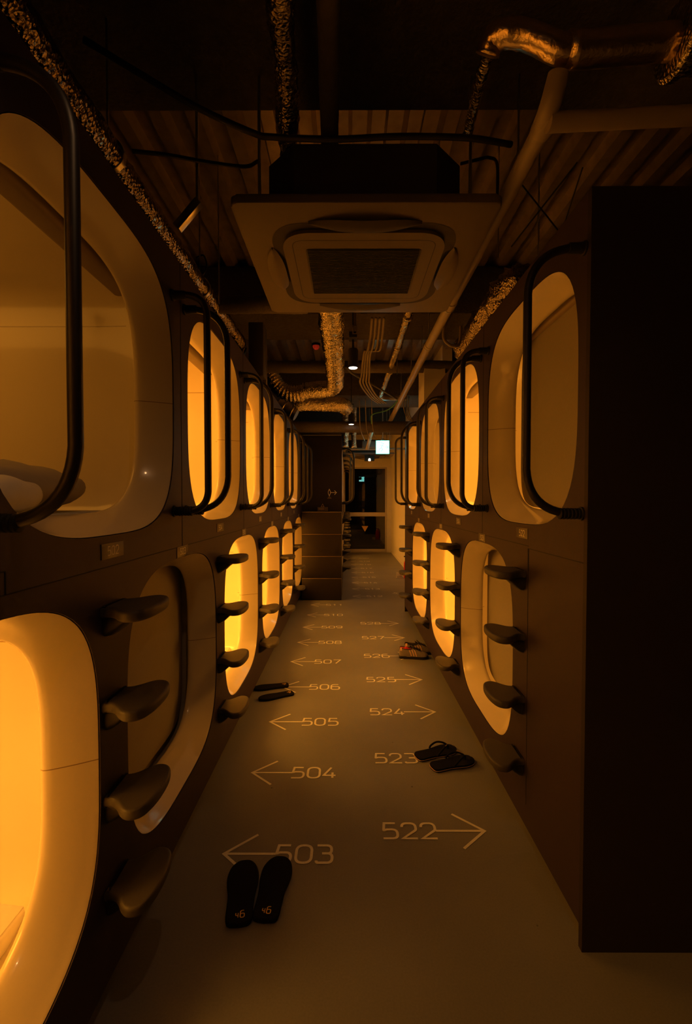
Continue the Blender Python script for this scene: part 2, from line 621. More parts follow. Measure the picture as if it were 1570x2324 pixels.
struct_box('wall_outer_right', (3.2, -2.6, 0), (3.3, YFAR + 2.2, 3.32), 'outer')
struct_box('wall_back', (-3.0, -2.6, 0), (3.2, -2.5, 3.32), 'outer')
struct_box('wall_outside', (-3.0, YFAR + 2.1, 0), (3.2, YFAR + 2.2, 3.32), 'outer')
# tops of the banks
struct_box('trim_1', (-2.9, -.9, ZTOP - .015), (XL - .001, Y2 - .03, ZTOP + .003), 'endpanel')
struct_box('trim_2', (XR + .001, R0, ZTOP - .015), (3.1, R1, ZTOP + .003), 'endpanel')

# corrugated deck
bm = bmesh.new()
ZD = 3.24
x = -3.1
prof = []
while x < 3.3:
    prof += [(x, ZD), (x + .045, ZD), (x + .065, ZD + .055), (x + .14, ZD + .055), (x + .16, ZD)]
    x += .18
va = [bm.verts.new((px, -2.6, pz)) for px, pz in prof]
vb = [bm.verts.new((px, YFAR + 2.2, pz)) for px, pz in prof]
for i in range(len(prof) - 1):
    bm.faces.new((va[i], va[i + 1], vb[i + 1], vb[i]))
struct(finish('ceiling', bm, 'deck', smooth=False))
# deep beams under the deck
bi = 3
for ya, yb, zb in ((.15, 1.92, 2.98), (3.65, 4.25, 2.86), (6.2, 7.0, 2.8), (9.2, 9.9, 2.8)):
    struct_box('trim_%d' % bi, (-3.0, ya, zb), (3.2, yb, ZD - .001), 'beam', .02)
    bi += 1

# panel joints (thin shadow gaps), part of the panelling
def seam(name, X, side, ya, yb, za, zb):
    t = .0025
    bm = bmesh.new()
    box(bm, (X + side * .0006, (ya + yb) / 2, (za + zb) / 2), (.0012, max(yb - ya, t), max(zb - za, t)))
    return struct(finish(name, bm, 'kick', smooth=False))


ti = bi
segs = [(XL, 1, -.2, 1.79, 1.2, 1.2), (XL, 1, 1.79, Y2, 1.2, 1.2), (XL, 1, .86, .86, 1.2, 1.245), (XL, 1, -.2, .86, 1.245, 1.245),
        (XR, -1, 1.795, 1.805, 1.10, 1.19), (XR, -1, R0, 1.80, 1.19, 1.19), (XR, -1, 1.80, 1.80, .16, 1.19), (XR, -1, 1.80, R1, 1.2, 1.2)]
for c in L_UP:
    segs.append((XL, 1, c + PITCH / 2, c + PITCH / 2, 1.2, 2.3))
for c in R_UP[:-1]:
    segs.append((XR, -1, c + PITCH / 2, c + PITCH / 2, 1.2, 2.3))
for sg in segs:
    seam('trim_%d' % ti, *sg)
    ti += 1


# ------------------------------------------------------------------ glass door at the end
DX0, DX1 = -.10, 1.045
d = struct(thing('door_1', 'framed glass door with a yellow triangle at the end of the corridor', 'door', ((DX0 + DX1) / 2, YFAR + .03, 0)))
for k in ('label', 'category'):
    del d[k]
W = DX1 - DX0
bm = bmesh.new()
for cx in (-W / 2 + .02, W / 2 - .02):
    box(bm, (cx, 0, 1.12), (.045, .06, 2.24), .004)
box(bm, (0, 0, 2.24), (W, .06, .035), .004)
box(bm, (0, 0, 1.012), (W - .08, .05, .105), .004)
box(bm, (0, 0, .045), (W - .08, .05, .09), .004)
finish('door_frame', bm, 'alu', d)
for za, zb in ((.09, .96), (1.065, 2.225)):
    bm = bmesh.new()
    box(bm, (0, .005, (za + zb) / 2), (W - .085, .008, zb - za))
    finish('pane', bm, 'glass', d, smooth=False)
bm = bmesh.new()
p0 = at(820.5, 1194, Y=YFAR); p1 = at(835.5, 1194, Y=YFAR); p2 = at(828, 1207, Y=YFAR)
prism(bm, [(p.x - d.location.x, p.z) for p in (p0, p1, p2)], .0, .002)
bmesh.ops.transform(bm, matrix=Matrix(((1, 0, 0, 0), (0, 0, 1, -.004), (0, 1, 0, 0), (0, 0, 0, 1))), verts=bm.verts[:])
finish('warning_triangle', bm, 'yellow', d, smooth=False)

# ------------------------------------------------------------------ capsules
N = 96


def shell_mesh():
    bm = bmesh.new()
    #        depth, a,    top,  bottom, exponent
    prof = [(.004, .4545, .436, .436, 3.3), (.007, .4525, .434, .434, 3.3), (.014, .449, .430, .431, 3.3), (.03, .440, .421, .422, 3.3),
            (.05, .429, .410, .411, 3.3), (.075, .417, .398, .398, 3.3), (.095, .408, .389, .388, 3.35), (.107, .404, .385, .383, 3.4),
            (.115, .403, .384, .381, 3.4), (.122, .405, .386, .381, 3.4), (.128, .411, .392, .381, 3.5), (.133, .425, .41, .382, 3.8),
            (.137, .455, .44, .395, 4.5), (.145, .480, .465, .42, 6), (.17, .488, .474, .432, 7), (.3, .492, .477, .434, 8),
            (1.0, .492, .477, .434, 8), (1.7, .492, .477, .434, 8), (1.98, .485, .47, .43, 7), (2.05, .45, .44, .41, 6)]
    prev = None
    for dd, a, bt, bb, n in prof:
        ring = []
        for k in range(N):
            an = 2 * PI * k / N
            y, z = sup(a + .002, (bt if math.sin(an) >= 0 else bb) + .02, an, n if n > 3.4 else 3.45)
            ring.append(bm.verts.new((-dd, y, z)))
        if prev:
            for k in range(N):
                bm.faces.new((prev[k], prev[(k + 1) % N], ring[(k + 1) % N], ring[k]))
        prev = ring
    bm.faces.new(prev)
    return bm


def blind_mesh():
    bm = bmesh.new()
    pts = []
    for k in range(N):
        an = 2 * PI * k / N
        y, z = sup(.432, .47 if math.sin(an) >= 0 else .396, an, 6)
        pts.append((y, z))
    f = [bm.verts.new((-.163, y, z)) for y, z in pts]
    b = [bm.verts.new((-.167, y, z)) for y, z in pts]
    bm.faces.new(f); bm.faces.new(b[::-1])
    for k in range(N):
        bm.faces.new((f[k], f[(k + 1) % N], b[(k + 1) % N], b[k]))
    return bm


cap0 = thing('sleeping_capsule', 'x', 'sleeping capsule')
finish('shell', shell_mesh(), 'shell', cap0, angle=50)
bm = bmesh.new()
box(bm, (-.182, 0, .434), (.075, .93, .075), .016, seg=3)
finish('blind_housing', bm, 'housing_shaded', cap0)
cap_blind = thing('sleeping_capsule', 'x', 'sleeping capsule')
o1 = [c for c in cap0.children if c.name.startswith('shell')][0].copy(); COL.objects.link(o1); o1.parent = cap_blind
o2 = [c for c in cap0.children if c.name.startswith('blind_housing')][0].copy(); COL.objects.link(o2); o2.parent = cap_blind
finish('roller_blind', blind_mesh(), 'blind', cap_blind)
used = {}


def light_in(X, side, yc, zc, power, col=(1, .375, .036)):
    l = bpy.data.lights.new('capsule_light', 'AREA')
    l.shape = 'RECTANGLE'; l.size = .7; l.size_y = .5
    l.energy = power
    l.color = col
    o = bpy.data.objects.new('capsule_light', l)
    COL.objects.link(o)
    o.location = (X - side * .95, yc, zc + .46)
    o.rotation_euler = (0, 0, 0)


def place(proto, key, loc, rz, label, group):
    if key not in used:
        used[key] = 1
        proto.location = loc
        proto.rotation_euler = (0, 0, rz)
        proto['label'] = label
        if group:
            proto['group'] = group
        return proto
    return dup(proto, loc, rz, label, group)


BASE = 15.0
caps = []
# (number, row, bank, y, power, blind)
for k, y in enumerate(L_UP):
    n = 502 + 2 * k
    caps.append((n, 'upper', 'left', y, [.11, .9, 1.05, 1.0, 1.0][k], False))
for k, y in enumerate(L_LO):
    n = 501 + 2 * k
    caps.append((n, 'lower', 'left', y, [1.0, 0, 1.7, 1.4, 1.3, 1.2][k], n == 503))
for k, y in enumerate(R_UP):
    caps.append((522 + 2 * k, 'upper', 'right', y, [.40, .9, .28, 1.0][k], k == 0))
for k, y in enumerate(R_LO):
    caps.append((523 + 2 * k, 'lower', 'right', y, [.28, 1.2, 1.2][k], k == 0))
LOOK = {
    502: 'upper capsule marked 502 with bedding inside, cut by the left edge',
    501: 'lower capsule cut by the left edge, brightest and nearest glowing opening',
    503: 'lower left capsule marked 503, dark with its tan blind drawn down',
    522: 'upper right capsule marked 522, tan blind drawn down with light at one edge',
    523: 'lower right capsule marked 523, tan blind drawn down, behind dark steps',
    526: 'upper right capsule third from the end panel, dimmer than its neighbours',
}
for n, row, bank, y, pw, bl in caps:
    X, side, rz = (XL, 1, 0) if bank == 'left' else (XR, -1, PI)
    z = ZU if row == 'upper' else ZL
    lab = LOOK.get(n)
    if not lab:
        if n in (504, 524):
            lab = '%s %s capsule above number plate %d, glowing amber, open' % (row, bank, n)
        else:
            lab = '%s %s capsule glowing amber in line with floor number %d' % (row, bank, n)
    place(cap_blind if bl else cap0, 'blind' if bl else 'open', (X, y, z), rz, lab, 'sleeping capsules along the corridor')
    if pw > 0:
        light_in(X, side, y, z, BASE * pw)
for y, z, lab in ((NEAR_UP, ZU, 'upper left capsule just before capsule 502, outside the left edge'),
                  (NEAR_LO, ZL, 'lower left capsule before the nearest glowing one, outside the left edge')):
    place(cap0, 'open', (XL, y, z), 0, lab, 'sleeping capsules along the corridor')
    light_in(XL, 1, y, z, BASE * .75)
ORD = ['first', 'second', 'third', 'fourth', 'fifth']
for row, ys, z in (('upper', F_UP, ZU), ('lower', F_LO, ZL)):
    for k, y in enumerate(ys):
        place(cap0, 'open', (X2, y, z), 0, '%s %s capsule beyond the dark step cabinet, seen edge on' % (ORD[k], row),
              'sleeping capsules beyond the cabinet')
        light_in(X2, 1, y, z, BASE * .9)

# ------------------------------------------------------------------ bedding
def soft_block(name, m, loc, size, n=3.0, lump=.012, seed=0, rz=0, parent=None, tilt=0):
    rnd = random.Random(seed)
    ph = [rnd.uniform(0, 6) for _ in range(6)]
    bm = bmesh.new()
    U, Vn = 40, 20
    rows = []
    for j in range(Vn + 1):
        ph_ = -PI / 2 + PI * j / Vn
        row = []
        for i in range(U):
            th = 2 * PI * i / U
            cx = spow(math.cos(ph_), .7) * spow(math.cos(th), 2 / n)
            cy = spow(math.cos(ph_), .7) * spow(math.sin(th), 2 / n)
            cz = spow(math.sin(ph_), .9)
            p = Vector((cx * size[0] / 2, cy * size[1] / 2, cz * size[2] / 2))
            w = lump * (math.sin(p.x * 23 + ph[0]) * math.sin(p.y * 19 + ph[1]) + .6 * math.sin(p.y * 41 + p.x * 31 + ph[2]))
            if p.z > -size[2] * .3:
                p.z += w
            row.append(bm.verts.new(p))
        rows.append(row)
    for j in range(Vn):
        for i in range(U):
            try:
                bm.faces.new((rows[j][i], rows[j][(i + 1) % U], rows[j + 1][(i + 1) % U], rows[j + 1][i]))
            except ValueError:
                pass
    bmesh.ops.remove_doubles(bm, verts=bm.verts[:], dist=1e-5)
    o = finish(name, bm, m, parent, angle=180)
    o.location = loc
    o.rotation_euler = (0, tilt, rz)
    return o


def mattress(y, z, label, X=XL, side=1):
    bm = bmesh.new()
    box(bm, (0, 0, .028), (1.72, .965, .05), .012, seg=3)
    t = thing('mattress', label, 'mattress', (X - side * 1.06, y, z - .4535))
    finish('mattress_pad', bm, 'sheet', t)
    bm = bmesh.new()
    box(bm, (0, 0, .0535), (1.70, .94, .004), .0015)
    finish('fitted_sheet', bm, 'sheet', t)


mattress(L_LO[0], ZL, 'white mattress inside the nearest lower left capsule')
mattress(L_UP[0], ZU, 'white mattress under the bedding in upper capsule 502')
mattress(L_LO[2], ZL, 'white mattress inside lower left capsule behind the second column of steps')
tag(soft_block('folded_duvet', 'duvet', (-1.08, 1.22, ZU - .395 + .070), (.54, .80, .145), lump=.008, seed=3, rz=.1),
    'rumpled brownish folded duvet lying inside upper capsule 502', 'duvet')
tag(soft_block('pillow', 'sheet', (-.86, 1.07, ZU - .395 + .046), (.20, .36, .10), lump=.007, seed=8, rz=.3),
    'small pale crumpled pillow in front of the duvet, at left edge', 'pillow')

# ------------------------------------------------------------------ grab rails
def rail_proto(prot, rad):
    t = thing('grab_rail', 'x', 'grab rail')
    z1, z0 = 2.14, 1.340
    pts = fillet([(0.004, 0, z1), (prot, 0, z1), (prot, 0, z0), (0.004, 0, z0)], rad, 12)
    o = tube_obj('rail_bar', pts, .0128, 'rail', t, 14)
    for z in (z1, z0):
        bm = bmesh.new()
        prof = [(.0, .0005), (.021, .0005), (.021, .006), (.0165, .008)]
        if z == z0:
            xx = .008
            for k in range(6):
                prof += [(.0165, xx), (.0175, xx + .002), (.0175, xx + .006), (.015, xx + .008)]
                xx += .011
            prof += [(.0, xx)]
        else:
            prof += [(.0155, .05), (.0135, .052), (.0, .052)]
        lathe(bm, prof, (0, 0, z), 'X', 16)
        finish('rail_mount', bm, 'grip', t)
    return t


rail_tight = rail_proto(.130, .075)
rail_wide = rail_proto(.172, .135)


def put_rails(X, rz, ups, fars, nears, names, group, label):
    for k, c in enumerate(ups):
        s = 1 if rz == 0 else 1
        if fars[k]:
            place(rail_tight, 'tight', (X, c + .448, 0), rz, label('far', k), group)
        if nears[k]:
            place(rail_wide, 'wide', (X, c - .492 + (.04 if k == 0 and X == XL else 0), 0), rz, label('near', k), group)


LN = ['502', '504', '506', '508', '510']
RN = ['522', '524', '526', '528']
put_rails(XL, 0, L_UP, [1] * 5, [1] * 5, LN, 'grab rails on the left wall',
          lambda w, k: 'tall dark U-shaped rail on the left wall at the %s side of upper capsule %s' % (w, LN[k]))
dup(rail_wide, (XL, L_UP[4] + .575, 0), 0, 'farthest dark U-shaped rail on the left wall, just before the dark end panel', 'grab rails on the left wall')
put_rails(XR, PI, R_UP, [1] * 4, [1] * 4, RN, 'grab rails on the right wall',
          lambda w, k: 'tall dark U-shaped rail on the right wall at the %s side of upper capsule %s' % (w, RN[k]))
put_rails(X2, 0, F_UP, [1] * 5, [1] * 5, None, 'grab rails beyond the cabinet',
          lambda w, k: 'dark U-shaped rail at the %s side of the %s upper capsule beyond the cabinet' % (w, ORD[k]))

# ------------------------------------------------------------------ steps
def step_proto():
    t = thing('wall_step', 'x', 'step')
    half = [(0.0, .056), (.016, .056), (.032, .061), (.048, .075), (.062, .092), (.078, .104), (.092, .107),
            (.106, .104), (.118, .096), (.127, .082), (.133, .062), (.137, .040), (.139, .014)]
    half = [(p.x, p.y) for p in spline([(a, b, 0) for a, b in half], 3)]
    outline = [(x, -y) for x, y in half] + [(x, y) for x, y in half[::-1]]
    bm = bmesh.new()
    pillow_prism(bm, outline, -.03, 0, .009)
    finish('tread', bm, 'step', t, angle=50)
    bm = bmesh.new()
    secs = [(.0005, .047, -.088), (.012, .045, -.086), (.03, .043, -.074), (.05, .043, -.055), (.07, .045, -.04), (.095, .05, -.026), (.11, .04, -.0225)]
    prev = None
    for x, w, zb in secs:
        ring = []
        for k in range(24):
            a = 2 * PI * k / 24
            cy, cz = spow(math.cos(a), .6), spow(math.sin(a), .6)
            zt = -.021
            ring.append(bm.verts.new((x, cy * w, (zt + zb) / 2 + cz * (zt - zb) / 2)))
        if prev:
            for k in range(24):
                bm.faces.new((prev[k], prev[(k + 1) % 24], ring[(k + 1) % 24], ring[k]))
        else:
            bm.faces.new(ring)
        prev = ring
    bm.faces.new(prev)
    finish('bracket', bm, 'stepdark', t)
    return t


st0 = step_proto()
SZ = [1.10, .845, .59, .335]
SN = ['topmost', 'second highest', 'third highest', 'lowest']
for X, rz, ups, lab, grp in (
        (XL, 0, L_UP, lambda i, k: '%s dark rubber step under upper left capsule %s' % (SN[i], LN[k]), 'wall steps on the left'),
        (XR, PI, R_UP, lambda i, k: '%s dark rubber step under upper right capsule %s' % (SN[i], RN[k]), 'wall steps on the right'),
        (X2, 0, F_UP, lambda i, k: '%s dark step in the %s column beyond the dark cabinet' % (SN[i], ORD[k]), 'wall steps beyond the cabinet')):
    for k, c in enumerate(ups):
        for i, z in enumerate(SZ):
            place(st0, 'step', (X, c - .01, z), rz, lab(i, k), grp)

# ------------------------------------------------------------------ number plates on the wall
def number_plate(text, X, rz, y, z, label):
    t = thing('number_plate', label, 'number plate', (X, y, z), rz, 'room number plates')
    bm = bmesh.new()
    box(bm, (.0012, 0, 0), (.002, .118, .042), .0006)
    finish('plate', bm, 'plate', t)
    bm = bmesh.new()
    letters(bm, text, .0145, .0235, .0215, .0032, lambda q, l: Vector((.0026 + l, q.x, q.y)), -.0288, -.0118)
    finish('number', bm, 'glyph', t, smooth=False)


for k, c in enumerate(L_UP):
    number_plate(str(502 + 2 * k), XL, 0, c, 1.243, 'small plate numbered %d below the upper left capsule' % (502 + 2 * k))
for k, c in enumerate(L_LO):
    if k:
        number_plate(str(501 + 2 * k), XL, 0, c, 1.181, 'small plate numbered %d above the lower left capsule' % (501 + 2 * k))
for k, c in enumerate(R_UP):
    number_plate(str(522 + 2 * k), XR, PI, c - .02, 1.247, 'small plate numbered %d below the upper right capsule' % (522 + 2 * k))
for k, c in enumerate(R_LO):
    number_plate(str(523 + 2 * k), XR, PI, c, 1.183, 'small plate numbered %d above the lower right capsule' % (523 + 2 * k))

# ------------------------------------------------------------------ floor markings
def floor_mark(text, x, y, d, label, tip=.485, group='painted floor numbers'):
    """d=-1: arrow to the left, x = wall-side tip"""
    bm = bmesh.new()
    T = lambda q, l=0: Vector((q[0], q[1], .0012 + l))
    sw = .0112
    ln, hx, hy = .20, .115, .102
    tx = 0.0
    s = -d
    ribbon(bm, [(tx + s * hx, hy), (tx, 0), (tx + s * hx * .96, -hy * .95)], sw, lambda q: T(q))
    ribbon(bm, [(tx + s * .006, 0), (tx + s * (ln + .004), 0)], sw, lambda q: T(q, .0002))
    x0 = ln + .002 if s > 0 else -(ln + .002) - .062 - 2 * .0805
    letters(bm, text, .060, .087, .0805, sw, lambda q, l: T(q, .0004 + l), x0, -.0435)
    o = finish('floor_marking', bm, 'paint', smooth=False)
    o.location = (x, y, 0)
    tag(o, label, 'floor marking', group)


for k in range(9):
    n = 503 + k
    floor_mark(str(n), -.482, 1.742 + .5305 * k, -1, 'pale painted number %d with arrow pointing left on the floor' % n)
for k in range(7):
    n = 522 + k
    floor_mark(str(n), .573, 1.868 + .5355 * k, 1, 'pale painted number %d with arrow pointing right on the floor' % n)
for k in range(9):
    n = 512 + k
    floor_mark(str(n), .078, 6.53 + .54 * k, -1, 'faint painted number %d with left arrow on the floor beyond the cabinet' % n)
bm = bmesh.new()
letters(bm, '53', .06, .087, .08, .0098, lambda q, l: Vector((q.x, q.y, .0012 + l)), -.07, -.04)
ribbon(bm, [(.09, 0), (.3, 0)], .0098, lambda q: Vector((q[0], q[1], .0012)))
o = finish('floor_marking', bm, 'paint', smooth=False)
g = at(902, 1347, Z=0)
o.location = (g.x, g.y, 0); o.rotation_euler = (0, 0, -.5)
tag(o, 'partly hidden painted digits on the floor past the end of the right wall', 'floor marking', 'painted floor numbers')

# ------------------------------------------------------------------ step cabinet at the end of the left bank
cabx0, cabx1 = XL + .02, X2 - .004
c = thing('step_cabinet', 'dark cabinet of four stacked drawers at the end of the left wall', 'cabinet', ((cabx0 + cabx1) / 2, Y2 - .2, 0))
W = cabx1 - cabx0
for k in range(4):
    bm = bmesh.new()
    box(bm, (0, 0, .153 + .306 * k), (W, .34, .298), .003)
    dr = finish('drawer', bm, 'wood', c)
    bm = bmesh.new()
    box(bm, (0, -.1685, .306 * (k + 1) - .003), (W - .004, .006, .006), .001)
    finish('drawer_edge', bm, 'edge', dr)
# figure-and-arrow sign on the end panel
YS = Y2 - .0245
s = thing('direction_sign', 'small orange figure and right arrow sign on the dark end panel', 'sign', (at(750, 1118, Y=YS).x, YS, at(750, 1118, Y=YS).z))
bm = bmesh.new()
T = lambda q, l=0: Vector((q[0], -.0012 - l, q[1]))
el = [(-.018 + .017 * math.cos(2 * PI * k / 20), .002 + .034 * math.sin(2 * PI * k / 20)) for k in range(20)]
ribbon(bm, el, .008, lambda q: T(q), True)
hd = [(-.018 + .007 * math.cos(2 * PI * k / 14), .046 + .008 * math.sin(2 * PI * k / 14)) for k in range(14)]
bm.faces.new([bm.verts.new(T(p)) for p in hd])
ribbon(bm, [(-.018, -.028), (-.018, -.056)], .013, lambda q: T(q, .0002))
finish('figure', bm, 'glyph', s, smooth=False)
bm = bmesh.new()
ribbon(bm, [(.0, 0), (.082, 0)], .008, lambda q: T(q))
ribbon(bm, [(.056, .03), (.086, 0), (.056, -.03)], .008, lambda q: T(q, .0002))
finish('arrow', bm, 'glyph', s, smooth=False)
bm = bmesh.new()
for zz, w_ in ((-.07, .036), (-.083, .055)):
    x_ = -.018 - w_ / 2
    while x_ < -.018 + w_ / 2:
        wv = random.uniform(.004, .007)
        ribbon(bm, [(x_, zz), (x_ + wv, zz)], .007, lambda q: T(q))
        x_ += wv + .002
finish('caption_lines', bm, 'edge', s, smooth=False)
# little notice on the cabinet top
zc = 1.2255
YN = Y2 - .12
n0 = thing('table_notice', 'small dark notice card with a triangle standing on the cabinet', 'sign', (at(732, 1150, Y=YN).x, YN, zc))
bm = bmesh.new()
box(bm, (0, 0, .031), (.15, .012, .06), .002)
finish('card', bm, 'plate', n0)
bm = bmesh.new()
ribbon(bm, [(-.021, .066), (.021, .066), (0, .106)], .006, lambda q: Vector((q[0], -.0045, q[1])), True)
finish('triangle', bm, 'edge', n0, smooth=False)
bm = bmesh.new()
ribbon(bm, [(-.06, .044), (.02, .044)], .007, lambda q: Vector((q[0], -.0072, q[1])))
ribbon(bm, [(-.06, .026), (.02, .026)], .005, lambda q: Vector((q[0], -.0072, q[1])))
finish('text_lines', bm, 'edge', n0, smooth=False)

# ------------------------------------------------------------------ footwear
def foot_outline(L, Wd, flip=1, n=48, fat=False):
    """heel at origin, toe at +Y"""
    ctrl = [(0, 0), (-.30 * 1, .02), (-.40, .10), (-.39, .28), (-.40, .45), (-.47, .62), (-.50, .76), (-.42, .90), (-.22, .985), (0, 1.0),
            (.2, .985), (.38, .91), (.48, .78), (.46, .62), (.40, .45), (.37, .28), (.38, .10), (.29, .02)]
    if fat:
        ctrl = [(x * (1.09 if .15 < y < .7 else 1.04 if y < .9 else 1), y) for x, y in ctrl]
    P = [Vector((x * Wd * flip, y * L, 0)) for x, y in ctrl]
    P = P + P[:2]
    q = spline(P, 4)[:-5]
    out = []
    for p in q:
        if not out or (Vector(out[-1]) - Vector((p.x, p.y))).length > 1e-4:
            out.append((p.x, p.y))
    return out


def orient(o, heel, toe):
    v = toe - heel
    o.location = (heel.x, heel.y, 0)
    o.rotation_euler = (0, 0, math.atan2(v.y, v.x) - PI / 2)
    return v.length


def slipper(heel_px, toe_px, flip, label, Wd=.108):
    heel, toe = at(*heel_px, Z=.012), at(*toe_px, Z=.012)
    t = thing('slipper', label, 'slipper', group='black house slippers')
    L = orient(t, heel, toe)
    bm = bmesh.new()
    pillow_prism(bm, foot_outline(L, Wd, flip, fat=True), .0005, .017, .005, 3)
    finish('sole', bm, 'sandal', t, angle=50)
    bm = bmesh.new()
    T = lambda q, l=0: Vector((-q.x, .13 * L - q.y + .0, 0.0176 + l))
    letters(bm, '9', .013, .025, .02, .0032, T, -.016, -.012)
    letters(bm, 'h', .010, .017, .02, .0028, T, .004, -.0045)
    finish('logo', bm, 'yellow', t, smooth=False)


slipper((541, 2100), (556, 1953), 1, 'left black slipper of the pair beside floor number 503')
slipper((598, 2090), (637, 1944), -1, 'right black slipper of the pair, toe covering floor number 503')
slipper((655, 1553), (575, 1562), 1, 'farther black slipper of the pair on the arrow of 506', .085)
slipper((666, 1571), (587, 1586), -1, 'nearer black slipper of the pair beside the arrow of 506', .085)


def flipflop(heel_px, toe_px, flip, label):
    heel, toe = at(*heel_px, Z=.012), at(*toe_px, Z=.012)
    t = thing('flip_flop', label, 'flip-flop', group='navy flip-flops')
    L = orient(t, heel, toe)
    Wd = .096
    bm = bmesh.new()
    prism(bm, foot_outline(L, Wd, flip), .0005, .018, .004, 3)
    sl = finish('sole', bm, 'navy', t, angle=50)
    bm = bmesh.new()
    ol = foot_outline(L, Wd * 1.012, flip)
    tube(bm, [Vector((x, y, .0075)) for x, y in ol] + [Vector((ol[0][0], ol[0][1], .0075))], .0014, 6)
    finish('edge_stripe', bm, 'peach', sl)
    bm = bmesh.new()
    for sx in (-1, 1):
        pts = spline([(0, .80 * L, .018), (sx * .003, .795 * L, .034), (sx * .018, .72 * L, .046), (sx * .036, .60 * L, .046), (sx * .043, .48 * L, .030), (sx * .041, .43 * L, .016)], 6)
        tube(bm, pts, .0052, 8)
    finish('strap', bm, 'navy', t)
    if True:
        bm = bmesh.new()
        tube(bm, spline([(.010 * flip, .765 * L, .0445), (.020 * flip, .715 * L, .0522), (.030 * flip, .66 * L, .0522)], 4), .0022, 6)
        finish('strap_emblem', bm, 'edge', t)


flipflop((944, 1718), (1033, 1697), 1, 'farther navy flip-flop lying against floor number 523')
flipflop((979, 1741), (1073, 1722), -1, 'nearer navy flip-flop to the right of floor number 523')


